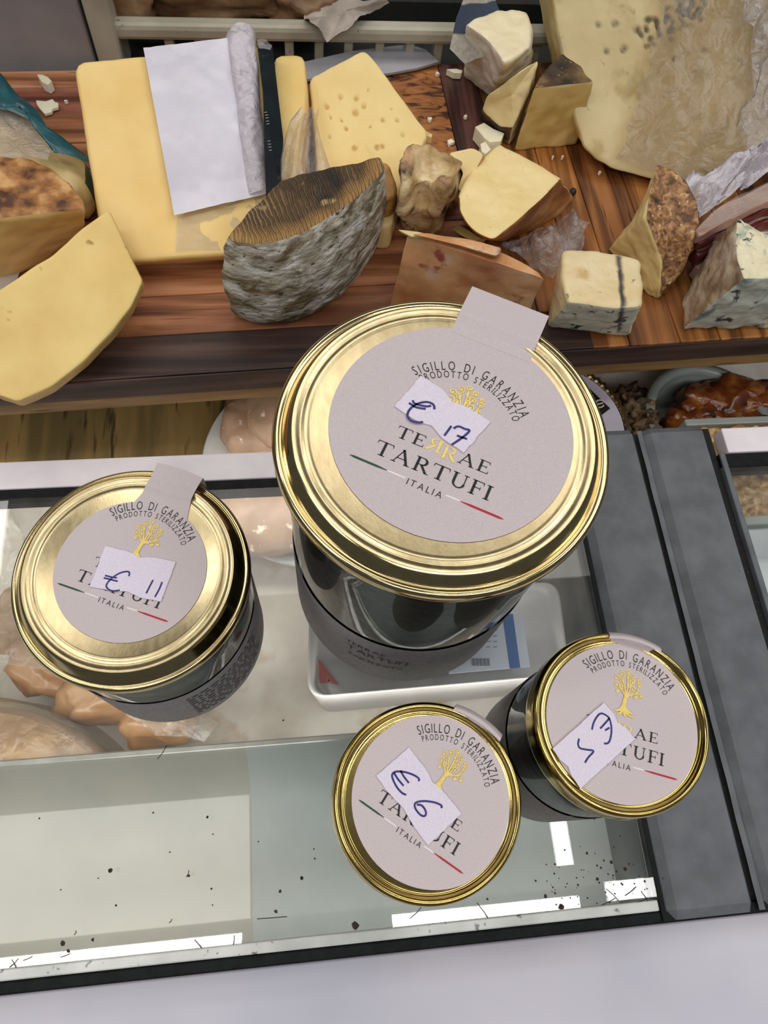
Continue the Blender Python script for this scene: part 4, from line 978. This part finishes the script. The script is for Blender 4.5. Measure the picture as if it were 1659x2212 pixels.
block('cheese_offcut', 'small brown offcut lying behind the orange slice', 'cheese', PX([(985, 500), (1005, 488), (1060, 515), (1040, 525)], .036), PX([(975, 495), (990, 484), (1040, 515), (1020, 522)], .042), mats={'paste': M['firm2']}, fillet=.0006, edge=.0006, amp=.0004, res=.0015)

# white ricotta chunk
t12 = [(1001, 50), (1030, 34), (1062, 24), (1118, 17), (1140, 26), (1149, 60), (1148, 100), (1122, 120), (1088, 138), (1064, 100), (1040, 76)]
b12 = [(999, 168), (1025, 140), (1060, 120), (1115, 110), (1140, 120), (1150, 145), (1145, 175), (1105, 198), (1062, 214), (1040, 198), (1018, 182)]
block('white_cheese_chunk', 'white fresh cheese chunk standing at the back of the board', 'cheese', PX(b12, ZB), PX(t12, .078), side=['paste'] * 8 + ['cut_side'] * 3, capt='paste', capb='paste', mats={'paste': M['ricotta'], 'cut_side': M['ricotta_cut']}, fillet=.004, edge=.004, amp=.0012, freq=90, res=.0018)

# small wedge behind, dark rind at its lower end
t13 = [(1163, 127, .078), (1164, 135, .077), (1140, 205, .062), (1108, 278, .047), (1078, 274, .044), (1040, 238, .046), (1050, 208, .056), (1100, 168, .070)]
t13w = PX(t13); b13 = [Vector((p.x + .002, p.y + .006, ZB)) for p in t13w]
block('dark_rind_wedge', 'thin cheese wedge with a black rind tip leaning below the white chunk', 'cheese', b13, t13w, side=['paste', 'paste', 'paste', 'rind', 'rind', 'rind', 'paste', 'paste'], capt='paste', capb='paste', mats={'paste': M['firm'], 'rind': M['dark_rind']}, fillet=.002, edge=.002, amp=.0008, res=.0016)
t14 = [(1152, 190), (1162, 168), (1185, 140), (1215, 112), (1252, 140), (1285, 176)]
b14 = [(1109, 326), (1125, 300), (1150, 270), (1185, 250), (1225, 270), (1246, 314)]
block('black_top_wedge', 'upright cheese wedge with a blackened rind on top', 'cheese', PX(b14, ZB), PX(t14, .074), side=['rind', 'rind', 'rind', 'paste', 'paste', 'paste'], capt='rind_top', capb='paste', mats={'paste': M['firm2'], 'rind': M['dark_rind'], 'rind_top': M['dark_rind']}, fillet=.002, edge=.0022, amp=.0009, res=.0016)

# the huge ivory wedge at the right
z15 = lambda v: .034 + .066 * (400 - v) / 470
f15 = [(u, v, z15(v)) for u, v in [(1182, -70), (1200, 40), (1222, 150), (1246, 270), (1262, 318), (1286, 345), (1325, 368), (1400, 388), (1470, 402), (1530, 398), (1570, 372), (1640, 320), (1740, 220), (1780, -70)]]
t15 = PX(f15); b15 = [p + Vector((.004, .035, -.01)) for p in t15]
for p in b15: p.z = max(ZB, p.z - .012)
crk = [W(u, v, z15(v)) for u, v in [(1400, 65), (1430, 50), (1460, 35), (1490, 20), (1515, 12)]]
def crack(p):
    d = min((p - (c + Vector((0, 0, 0)))).length for c in [crk[i].lerp(crk[i + 1], s / 4) for i in range(4) for s in range(5)])
    n_ = .45 + 1.2 * noise.noise(p * 240)
    m_ = max(0, min(1, (1.5 * max(0, 1 - d / .013) * max(0, n_) - .26) * 1.5))
    hol = [(1292, 55), (1325, 55), (1330, 52), (1345, 110), (1350, 105), (1400, 100), (1410, 97), (1310, 112), (1448, 86), (1455, 130), (1598, 130), (1520, 110), (1395, 102)]
    for u, v in hol:
        c = W(u, v, z15(v)); dd = Vector((p.x - c.x, p.y - c.y, p.z - c.z)).length
        if dd < .0022: m_ = max(m_, 1.0 * (1 - dd / .0024))
    return min(.9, m_ * 1.1), -.0016 * min(1, m_)
pec = block('ivory_cheese_wedge', 'huge ivory cheese wedge half covered in film at the upper right', 'cheese', b15, t15, side=['rind'] * 14, capt='paste', capb='paste', mats={'paste': M['pecorino'], 'rind': M['rind_cream']}, fillet=.003, edge=.004, amp=.0014, freq=40, res=.0019, maskfn=crack)
def on15(u, v, lift=0):
    a = ray(u, v); C0 = Vector((0, 0, CAMZ)); n_ = (t15[7] - t15[0]).cross(t15[12] - t15[0]).normalized()
    if n_.z < 0: n_ = -n_
    t = (t15[7] - C0).dot(n_) / a.dot(n_); return C0 + a * t + n_ * lift
fp15 = [(1430, -60), (1405, 0), (1418, 60), (1392, 110), (1388, 160), (1362, 200), (1366, 240), (1340, 285), (1346, 310), (1320, 350), (1400, 380), (1480, 396), (1540, 385), (1600, 335), (1690, 250), (1700, 60), (1690, -60)]
mesh('film_wrap', *polysheet([on15(u, v, .0062) for u, v in fp15], .0016, 60, 22, 6.2, False, .001), M['film_tan'], pec)
mesh('film_gather', *polysheet([on15(u, v, .008) for u, v in [(1570, -60), (1590, 60), (1612, 150), (1600, 230), (1575, 290), (1605, 345), (1680, 300), (1720, 100), (1720, -60)]], .007, 90, 20, 8.1, True, .004), M['film_dense'], pec)

# brown-rinded wedge at right
t16 = [(1420, 353, .080), (1448, 366, .080), (1478, 392, .078), (1500, 432, .074), (1506, 480, .070), (1498, 530, .062), (1474, 585, .048), (1424, 640, .034), (1428, 600, .046), (1430, 562, .056), (1412, 515, .066), (1396, 470, .072), (1402, 410, .077)]
b16 = [(1405, 450), (1440, 440), (1465, 450), (1488, 470), (1496, 500), (1492, 545), (1472, 590), (1418, 643), (1402, 640), (1385, 625), (1350, 580), (1310, 540), (1350, 500)]
block('bark_rind_wedge', 'tall wedge with rough bark-brown rind behind the blue cheese cube', 'cheese', PX(b16, ZB), PX(t16), side=['rind'] * 7 + ['paste'] * 6, capt='rind', capb='paste', mats={'paste': M['pale_wedge'], 'rind': M['bark_rind']}, fillet=.001, edge=.002, amp=.0014, freq=80, res=.0017)

# blue cheese cube
t17 = [(1211, 534), (1262, 536), (1322, 543), (1385, 557), (1388, 610), (1387, 662), (1330, 668), (1226, 655), (1212, 600)]
b17 = [(1200, 640), (1255, 640), (1315, 645), (1366, 650), (1372, 690), (1356, 727), (1308, 722), (1181, 706), (1183, 680)]
vein = [W(u, v, .0703) for u, v in [(1336, 540), (1340, 570), (1341, 600), (1344, 630), (1346, 668)]]
vein += [W(1340, 690, .055), W(1336, 715, .035)]
def veinfn(p):
    d = 9
    for i in range(len(vein) - 1):
        a, b = vein[i], vein[i + 1]; t = max(0, min(1, (p - a).dot(b - a) / (b - a).length_squared)); d = min(d, (p - a.lerp(b, t)).length)
    w_ = .0011 + .0009 * noise.noise(p * 220)
    m_ = max(0, min(1, 1.6 - d / max(w_, .0005)))
    return m_ * .95, -.0006 * m_
block('blue_cheese_cube', 'cube of blue cheese with one dark vein across its top', 'cheese', PX(b17, ZB), PX(t17, .070), side=['paste'] * 5 + ['cut_front'] * 2 + ['paste'] * 2, capt='paste', capb='cut_front', mats={'paste': M['blue_top'], 'cut_front': M['blue_front']}, fillet=.003, edge=.0035, amp=.0008, res=.0011, maskfn=veinfn)
# blue cheese wedge with pitted rind
t18 = [(1594, 471), (1650, 496), (1740, 530), (1740, 602), (1670, 603), (1607, 602), (1592, 560), (1588, 520)]
b18 = [(1520, 545), (1600, 560), (1740, 600), (1740, 704), (1600, 711), (1467, 717), (1470, 665), (1490, 600)]
block('blue_cheese_wedge', 'wedge of veined blue cheese with pitted grey-pink rind at the right edge', 'cheese', PX(b18, ZB), PX(t18, .084), side=['rind', 'paste', 'paste', 'cut_front', 'cut_front', 'rind', 'rind', 'rind'], capt='paste', capb='paste', mats={'paste': M['gorg'], 'rind': M['gorg_rind'], 'cut_front': M['gorg_front']}, fillet=.0025, edge=.003, amp=.0014, freq=110, res=.0016)

# sliced ham pack
ham = thing('ham_pack', W(1590, 520, ZB), 'film-covered stack of cured ham slices behind the blue cheese wedge', 'ham')
for k, (m, z0, z1, dv) in enumerate([('ham_fat', .030, .040, 66), ('ham', .0402, .0475, 38), ('ham_fat', .0477, .051, 24), ('ham', .0512, .057, 12), ('ham_fat', .0572, .064, -6)]):
    o = [(1500, 505 + dv), (1540, 462 + dv * .8), (1600, 425 + dv * .8), (1662, 398 + dv * .8), (1780, 350 + dv * .8), (1780, 420 + dv), (1660, 440 + dv), (1570, 484 + dv), (1512, 516 + dv)]
    top_ = PX(o, z1); block('', '', '', [Vector((p.x, p.y, z0)) for p in top_], top_, side='slice', capt='slice', mats={'slice': M[m]}, fillet=.002, edge=.0015, amp=.001, freq=60, res=.0035, parent=ham)
mesh('film_cover', *polysheet([W(u, v, .0668) for u, v in [(1500, 502), (1540, 456), (1600, 420), (1662, 392), (1760, 352), (1760, 410), (1660, 430), (1570, 474)]], .0008, 80, 12, 3.3), M['film'], ham)
# crumpled film
tag(mesh('film_heap', *polysheet([W(u, v, .045) for u, v in [(1440, 392), (1480, 408), (1530, 404), (1570, 376), (1610, 340), (1660, 290), (1760, 240), (1760, 380), (1660, 398), (1600, 424), (1545, 455), (1505, 480), (1480, 430)]], .012, 45, 22, 9.4, True, .006), M['film_white'], None), 'milky crumpled film bunched under the huge ivory wedge', 'film')
tag(mesh('film_scrap', *polysheet([W(u, v, .040) for u, v in [(1085, 520), (1140, 515), (1195, 490), (1240, 466), (1270, 480), (1262, 525), (1230, 560), (1195, 600), (1165, 590), (1120, 560)]], .009, 60, 18, 5.4, True, .006), M['film_dense'], None), 'crumpled clear film scrap in front of the dome cheese', 'film')

# knife
kn = [(650, 135), (760, 110), (860, 98), (888, 97), (920, 107), (948, 133), (900, 147), (840, 158), (760, 165), (650, 172)]
tag(mesh('knife', *prism([W(u, v, .0345 - .0015 * (v - 97) / 70) for u, v in kn], .0016), M['blade'], None, False), 'wide steel knife blade lying at the back edge of the board', 'knife')

# crumbs and flakes
def flake(pts, z, th, label, name='cheese_crumb', m='crumb', group=None):
    return tag(mesh(name, *prism([W(u + random.uniform(-1, 1), v + random.uniform(-1, 1), z + .0006 * random.random()) for u, v in pts], th), M[m], None, False), label, 'crumb', group)
flake([(79, 161), (90, 160), (104, 167), (112, 176), (104, 183), (90, 177)], .036, .006, 'white rice-shaped crumb at the upper left of the board')
flake([(78, 217), (100, 219), (114, 214), (118, 221), (126, 222), (124, 231), (114, 236), (110, 242), (98, 246), (86, 234), (80, 226)], .032, .0017, 'flat pale flake beside the teal wrapper', 'cheese_flake')
flake([(965, 149), (985, 148), (999, 152), (996, 159), (980, 158)], .034, .004, 'small white crumb left of the white chunk')
flake([(1027, 274), (1046, 266), (1066, 279), (1089, 289), (1082, 304), (1058, 307), (1046, 296)], .040, .009, 'larger white crumb below the black-tipped wedge')
flake([(1038, 312), (1048, 306), (1060, 322), (1050, 333), (1040, 328)], .039, .008, 'small cream crumb touching the dome cheese top corner')
for k, (u, v, r) in enumerate([(928, 255, 6), (1006, 250, 4), (972, 306, 9), (1216, 338, 4), (1195, 337, 3), (945, 158, 4), (1297, 371, 4), (142, 217, 4)]):
    pts = [(u + r * math.cos(a * 1.05) * random.uniform(.6, 1.2), v + r * .7 * math.sin(a * 1.05) * random.uniform(.6, 1.2)) for a in range(6)]
    flake(pts, .0322, .002, ['tiny crumb on the marbled wood beside the holey slab', 'tiny crumb on the dark red plank', 'crumb just above the mouldy lump', 'right one of two tiny crumbs below the black-topped wedge', 'left one of two tiny crumbs below the black-topped wedge', 'tiny crumb near the knife tip', 'tiny crumb by the lower edge of the huge ivory wedge', 'tiny white speck right of the flat pale flake'][k], group='tiny crumbs on the board')
V, F = lathep([(.0022 * math.sin(math.pi * t / 8 + .01), .0024 - .0024 * math.cos(math.pi * t / 8)) for t in range(9)], 14, W(1235, 421, ZB), False)
tag(mesh('peppercorn', V, F, M['ink'], None), 'single black peppercorn on the wood beside the dome cheese', 'peppercorn')

# ------------------------------------------------------------------ behind the board
yc = W(60, 150, ZB).y + .012
crate = thing('plastic_crate', Vector((.15, yc + .05, .0)), 'pale plastic crate with slatted side behind the cutting board', 'crate')
def crq(u0, v0, u1, v1, y, dy, m='crate', r=.002, nm='rim'):
    a = Wy(u0, v0, y); b = Wy(u1, v1, y)
    mesh(nm, *boxp(min(a.x, b.x), max(a.x, b.x), y, y + dy, min(a.z, b.z), max(a.z, b.z), r), M[m], crate, False)
pa, pb, pc_ = Wy(236, 62, yc), Wy(236, 108, yc), Wy(1200, 8, yc)
zr1, zr0 = Wy(600, 60, yc).z, Wy(600, 94, yc).z
mesh('rim', *boxp(pa.x, Wy(1240, 40, yc).x, yc, yc + .011, zr0, zr1, .003), M['crate'], crate, False)
xw = Wy(195, 60, yc).x
V, F = boxp(xw, pa.x + .004, yc - .006, yc + .03, .001, zr1 + .09, .003); mesh('corner_post', V, F, M['crate'], crate, False)
for u in (625, 690, 754, 822, 888, 950, 1165, 1230, 560, 495, 430, 365):
    x = Wy(u, 105, yc).x; mesh('slat', *boxp(x - .003, x + .003, yc + .004, yc + .012, .004, zr0 + .003, .001), M['crate'], crate, False)
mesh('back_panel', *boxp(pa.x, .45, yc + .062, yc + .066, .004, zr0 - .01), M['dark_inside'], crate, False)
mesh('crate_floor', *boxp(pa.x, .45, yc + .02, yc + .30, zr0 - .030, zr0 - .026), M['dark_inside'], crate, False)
mesh('bottom_rail', *boxp(pa.x, .45, yc, yc + .02, .001, .008), M['crate'], crate, False)
tag(mesh('steel_panel', *boxp(-.42, xw - .002, yc - .004, yc + .02, .001, .24, .002), M['grey_steel'], None, False), 'grey sheet steel panel standing left of the crate', 'panel')
# goods in the crate
def lump(name, label, cat, cx_, cy_, cz_, rx, ry, rz, m, amp=.25, freq=14, seed=1, nu=48, nv=28, parent=None, flat=-1):
    sd = Vector((seed, seed * 2.3, -seed)); V, F = [], []
    for j in range(nv + 1):
        ph = math.pi * j / nv
        for i in range(nu):
            th = 2 * math.pi * i / nu; d = Vector((math.cos(th) * math.sin(ph), math.sin(th) * math.sin(ph), math.cos(ph)))
            q = 1 + amp * fbm(d + sd, freq / 10.0)
            s_ = lambda x: math.copysign(abs(x) ** .8, x)
            v = Vector((cx_ + rx * s_(d.x) * q, cy_ + ry * s_(d.y) * q, cz_ + rz * s_(d.z) * q)); v.z = max(v.z, cz_ + flat * rz); V.append(v)
    for j in range(nv):
        for i in range(nu): F.append((j * nu + i, (j + 1) * nu + i, (j + 1) * nu + (i + 1) % nu, j * nu + (i + 1) % nu))
    o = mesh(name, V, F, M[m], parent)
    return tag(o, label, cat) if parent is None else o
p = Wy(275, 8, yc + .03); lump('paper_parcel', 'brown creased paper parcel at the left end of the crate', 'parcel', p.x, yc + .034, zr1 + .001, .026, .020, .020, 'brown_pack', .35, 20, 2)
p = Wy(450, 2, yc + .03); lump('paper_parcel', 'long glossy brown parcel lying along the crate rim', 'parcel', p.x + .004, yc + .036, zr1 + .005, .052, .021, .018, 'brown_pack', .22, 16, 5)
p = Wy(645, 0, yc + .03); lump('paper_parcel', 'crumpled brown parcel beside the draped rag', 'parcel', p.x + .004, yc + .037, zr1 - .002, .026, .020, .018, 'brown_pack', .4, 22, 9)
# rag over the rim
rg = [(655, 28), (700, 12), (760, 6), (830, 2), (838, 12), (800, 28), (760, 52), (712, 80), (700, 62), (680, 50), (668, 44)]
def ragp(u, v): return Wy(u, v, yc - .003 - .006 * noise.noise(Vector((u * .03, v * .05, 0))) - (.004 if v > 40 else -.02))
tag(mesh('rag', *polysheet([ragp(u, v) for u, v in rg], .004, 60, 12, 2.2), M['rag'], None), 'grey-beige rag hanging over the crate rim', 'rag')
fold = [ragp(712, 80), ragp(730, 72), ragp(770, 50), ragp(800, 30), ragp(830, 12)]
V, F = [], []
sc2 = [(1010, -30), (1075, -30), (1090, 30), (1070, 120), (1000, 140), (970, 108), (985, 40)]
tag(mesh('striped_cloth', *polysheet([Wy(u, v, yc - .010 - .0002 * (v + 30)) for u, v in sc2], .005, 30, 16, 7.2), M['stripe'], None), 'grey kitchen cloth with dark blue stripes behind the white chunk', 'cloth')

# ------------------------------------------------------------------ inside the case, seen through the glass and the gap
def circ3(a, b, c):
    ax, ay, bx, by, cx_, cy_ = a.x, a.y, b.x, b.y, c.x, c.y
    d = 2 * (ax * (by - cy_) + bx * (cy_ - ay) + cx_ * (ay - by))
    ux = ((ax ** 2 + ay ** 2) * (by - cy_) + (bx ** 2 + by ** 2) * (cy_ - ay) + (cx_ ** 2 + cy_ ** 2) * (ay - by)) / d
    uy = ((ax ** 2 + ay ** 2) * (cx_ - bx) + (bx ** 2 + by ** 2) * (ax - cx_) + (cx_ ** 2 + cy_ ** 2) * (bx - ax)) / d
    return Vector((ux, uy, a.z)), math.hypot(ux - ax, uy - ay)
zp = ZF + .018
pc3, pr3 = circ3(W(441, 962, zp), W(497, 868, zp), W(598, 1216, zp))
tag(mesh('serving_plate', *lathep([(pr3 * .62, ZF + .004), (pr3 * .66, ZF + .004), (pr3 * .93, zp - .002), (pr3, zp), (pr3 * .985, zp + .002), (pr3 * .90, zp - .001), (pr3 * .62, ZF + .008), (.001, ZF + .008)], 96, (pc3.x, pc3.y, 0)), M['plate'], None), 'round grey-white plate under the glass behind the largest jar', 'plate')
for k, (u, v, r, h_) in enumerate([(560, 925, .026, .013), (640, 900, .034, .017), (575, 1105, .036, .016)]):
    q = W(u, v, zp); lump('pale_sausage', ['pale sausage end at the plate rim under the board edge', 'thicker pale sausage end half hidden by the largest jar', 'pale round sausage under the glass between the two larger jars'][k], 'sausage', q.x, q.y, ZF + .020 + .004 * (k % 2), r, r * .9, h_, 'sausage', .12, 16, k + 3, 40, 20)
# golden wheel at the lower left
zw = -.052
wc, wr = circ3(W(10, 1522, zw), W(130, 1560, zw), W(232, 1648, zw))
whl = thing('golden_cheese', (wc.x, wc.y, ZF), 'film-wrapped golden cheese wheel under the glass at lower left', 'cheese')
mesh('top_rind', *lathep([(.0, zw + .001), (wr * .5, zw + .001), (wr * .88, zw), (wr * .955, zw - .002)], 90, (wc.x, wc.y, 0), False), M['wheel_film'], whl)
mesh('side_rind', *lathep([(wr * .955, zw - .002), (wr * .985, zw - .005), (wr, zw - .012), (wr, ZF)], 90, (wc.x, wc.y, 0), False), M['wheel_side'], whl)
mesh('film_wrap', *lathep([(wr * .30, zw + .003), (wr * .98, zw + .0025), (wr * 1.02, zw + .004), (wr * 1.035, zw + .001), (wr * 1.03, zw - .01), (wr * 1.07, ZF + .004)], 90, (wc.x, wc.y, 0), False), M['film_tan'], whl)
for k, (u, v, rx, ry, lab) in enumerate([(130, 1400, .030, .024, 'tan wrapped cheese under the glass below the medium jar'), (215, 1500, .026, .014, 'small tan cheese piece between wheel and medium jar'), (60, 1330, .024, .020, 'tan cheese lump by the left glass edge'), (330, 1550, .020, .014, 'brownish film-wrapped piece beside the golden wheel')]):
    q = W(u, v, -.055); lump('wrapped_cheese', lab, 'cheese', q.x, q.y, -.068, rx, ry, .018, 'tan_lump', .2, 18, k + 11, 40, 20)
tag(mesh('film_bag', *polysheet([W(u, v, -.046) for u, v in [(-40, 1090), (20, 1085), (60, 1200), (150, 1330), (330, 1430), (480, 1560), (450, 1600), (330, 1590), (230, 1500), (100, 1440), (-60, 1430)]], .006, 40, 20, 4.4, True, .004), M['film'], None), 'crinkled clear film over the cheese inside the case', 'film')
# white tray with card
ztr = -.022
tr = thing('plastic_tray', W(880, 1420, ZF), 'white plastic tray with blue-edged card under the largest jar', 'tray')
def rr_poly(px4, z, r, n=6):
    P = [W(u, v, z) for u, v in px4]; out = []
    for i in range(4):
        a, b, c = P[i - 1], P[i], P[(i + 1) % 4]; A = b + (a - b).normalized() * r; B = b + (c - b).normalized() * r
        for s in range(n + 1):
            t = s / n; out.append(A * (1 - t) ** 2 + b * 2 * t * (1 - t) + B * t * t)
    return out
quad = [(668, 1300), (1205, 1255), (1232, 1458), (664, 1508)]
o1 = rr_poly(quad, ztr, .010); cen = sum(o1, Vector()) / len(o1)
rgs = [[Vector((p.x, p.y, ZF + .001)).lerp(Vector((cen.x, cen.y, ZF + .001)), .08) for p in o1], [p - Vector((0, 0, .003)) for p in o1], o1, [p.lerp(cen, .03) + Vector((0, 0, .0005)) for p in o1], [p.lerp(cen, .06) - Vector((0, 0, .004)) for p in o1], [p.lerp(cen, .075) - Vector((0, 0, .007)) for p in o1]]
V = [p for r_ in rgs for p in r_] + [cen - Vector((0, 0, .007))]; n1 = len(o1)
F = [(j * n1 + i, j * n1 + (i + 1) % n1, (j + 1) * n1 + (i + 1) % n1, (j + 1) * n1 + i) for j in range(5) for i in range(n1)] + [(5 * n1 + i, 5 * n1 + (i + 1) % n1, len(V) - 1) for i in range(n1)]
mesh('tray_body', V, F, M['tray'], tr)
zcd = ztr + .0035
def flatq(px, z, th=.0006): return prism([W(u, v, z) for u, v in px], th)
mesh('corner_flap', *flatq([(688, 1424), (732, 1478), (690, 1474)], ztr - .004), M['red_plastic'], tr, False)
card = mesh('product_card', *flatq([(960, 1340), (1128, 1325), (1145, 1440), (970, 1455)], zcd), M['card'], tr, False)
mesh('blue_stripe', *flatq([(1086, 1328), (1108, 1326), (1124, 1442), (1102, 1444)], zcd + .0004, .0003), M['blue_ink'], card, False)
bc = []
for k in range(16):
    u = 1018 + k * 2.6; bc.append(ribbonp([W(u, 1422, zcd + .0003), W(u + 1.5, 1438, zcd + .0003)], .0002 + .0002 * (k * 7 % 3)))
for r_ in range(5):
    for k in range(5):
        u = 1005 + k * 15; v = 1350 + r_ * 12; bc.append(ribbonp([W(u, v, zcd + .0003), W(u + 9 + (k * r_) % 4, v - 1, zcd + .0003)], .0004))
mesh('small_print', *joinp(*bc), M['grey_ink'], card, False)
# things in the gap behind the frame
zbx = ZF + .035
bcn, bcr = circ3(W(1290, 812, zbx), W(1345, 870, zbx), W(1366, 932, zbx))
rb_ = thing('ribbed_box', (bcn.x, bcn.y, ZF), 'round box with ribbed golden rim and white label in the gap', 'box')
V, F = [], []
nn = 240
for z_, r0 in ((ZF + .001, 1.0), (zbx - .002, 1.0), (zbx, .985), (zbx, .93), (zbx - .002, .91)):
    for k in range(nn):
        a = 2 * math.pi * k / nn; r_ = bcr * (r0 + (.012 * (1 if k % 4 < 2 else -1) if r0 > .92 else 0)); V.append(Vector((bcn.x + r_ * math.cos(a), bcn.y + r_ * math.sin(a), z_)))
for j in range(4):
    for k in range(nn): F.append((j * nn + k, j * nn + (k + 1) % nn, (j + 1) * nn + (k + 1) % nn, (j + 1) * nn + k))
mesh('ribbed_rim', V, F, M['gold'], rb_, False)
lbl = mesh('round_label', *lathep([(bcr * .905, zbx - .001), (.001, zbx - .001)], 72, (bcn.x, bcn.y, 0), False), M['tag'], rb_)
mesh('brown_mark', *flatq([(1262, 828), (1318, 882), (1300, 896), (1250, 850)], zbx + .0002, .0003), M['choc'], lbl, False)
ep = [W(1296 + 9 * math.cos(a), 872 + 8 * math.sin(a), zbx + .0005) for a in [math.radians(d) for d in range(20, 330, 15)]] 
mesh('letter_mark', *ribbonp(smoothpoly([W(1289, 874, zbx + .0005)] + [W(1303, 870, zbx + .0005)], 2) , .0009), M['white_ink'], lbl, False)
mesh('letter_mark', *ribbonp(ep, .0009), M['white_ink'], lbl, False)
for k, (u, v, r_) in enumerate([(1362, 850, .010), (1385, 880, .012), (1390, 915, .012), (1372, 905, .009)]):
    q = W(u, v, ZF + .03); lump('dried_mushroom', ['topmost dark dried mushroom beside the ribbed box', 'middle dark dried mushroom of the small heap', 'lowest dried mushroom touching the grey divider', 'dried mushroom touching the ribbed box rim'][k], 'mushroom', q.x, q.y, ZF + .022, r_, r_ * .8, r_, 'dried', .6, 30, k + 21, 28, 16)['group'] = 'dried mushrooms beside the ribbed box'
# clear tub with a pale rim and roasted vegetables
q = W(1530, 905, ZF + .03); tubc = thing('plastic_tub', (q.x, q.y, ZF), 'round plastic tub with a pale rim in the gap at right', 'tub')
tr_ = (q - W(1402, 925, ZF + .03)).length
mesh('tub_wall', *lathep([(tr_ * .9, ZF + .001), (tr_ * .96, ZF + .028), (tr_, ZF + .031), (tr_, ZF + .0325), (tr_ * .86, ZF + .0325), (tr_ * .85, ZF + .028), (tr_ * .82, ZF + .004), (.001, ZF + .004)], 72, (q.x, q.y, 0)), M['tub'], tubc)
for k, (u, v, rx, ry) in enumerate([(1530, 870, .020, .016), (1600, 850, .026, .018), (1640, 880, .024, .016), (1490, 910, .014, .012), (1560, 915, .018, .012)]):
    q2 = W(u, v, ZF + .03); lump('roasted_pepper', ['roasted brown pepper in the middle of the tub', 'roasted pepper at the back of the tub under the board', 'roasted pepper at the right end of the tub', 'small dark roasted pepper at the left side of the tub', 'roasted pepper piece above the olive green packet'][k], 'pepper', q2.x, q2.y, ZF + .022, rx, ry, .012, 'roast', .4, 22, k + 31, 36, 18)['group'] = 'roasted peppers in the tub'
q3 = W(1600, 925, ZF + .045); lump('green_packet', 'olive green packet below the roasted peppers by the white trim', 'packet', q3.x, q3.y - .012, ZF + .030, .055, .022, .014, 'green_bag', .15, 16, 41, 40, 20)
# right case: tub of grain
zg = -.028
gt = thing('grain_tub', W(1660, 1120, ZF), 'grey rectangular tub filled with golden grain in the right case', 'tub')
ax = W(1563, 1000, zg).x
x0, x1, y0, y1 = .2345, .40, W(1640, 1118, zg).y, .215
mesh('tub_wall', *joinp(boxp(x0, x1, y0 - .006, y0, ZF, zg + .004, .001), boxp(x0, x1, y1, y1 + .005, ZF, zg + .004, .001), boxp(x0, x0 + .003, y0, y1, ZF, zg, .0008), boxp(x1, x1 + .004, y0, y1, ZF, zg + .004, .001)), M['tub'], gt, False)
def grainfn(u, v):
    p = Vector((x0 + .003 + (x1 - x0 - .003) * u, y0 + (y1 - y0) * v, 0)); return Vector((p.x, p.y, zg - .001 + .0035 * fbm(p, 120, 5) + .003 * fbm(p, 30)))
g = mesh('golden_grain', *sheetp(grainfn, 130, 70), M['grain'], gt); g['kind'] = 'stuff'
tag(mesh('grey_tray', *boxp(.2345, .45, -.04, y0 - .012, ZF, ZF + .018, .003), M['tub'], None, False), 'smooth grey tray beside the grain tub in the right case', 'tray')
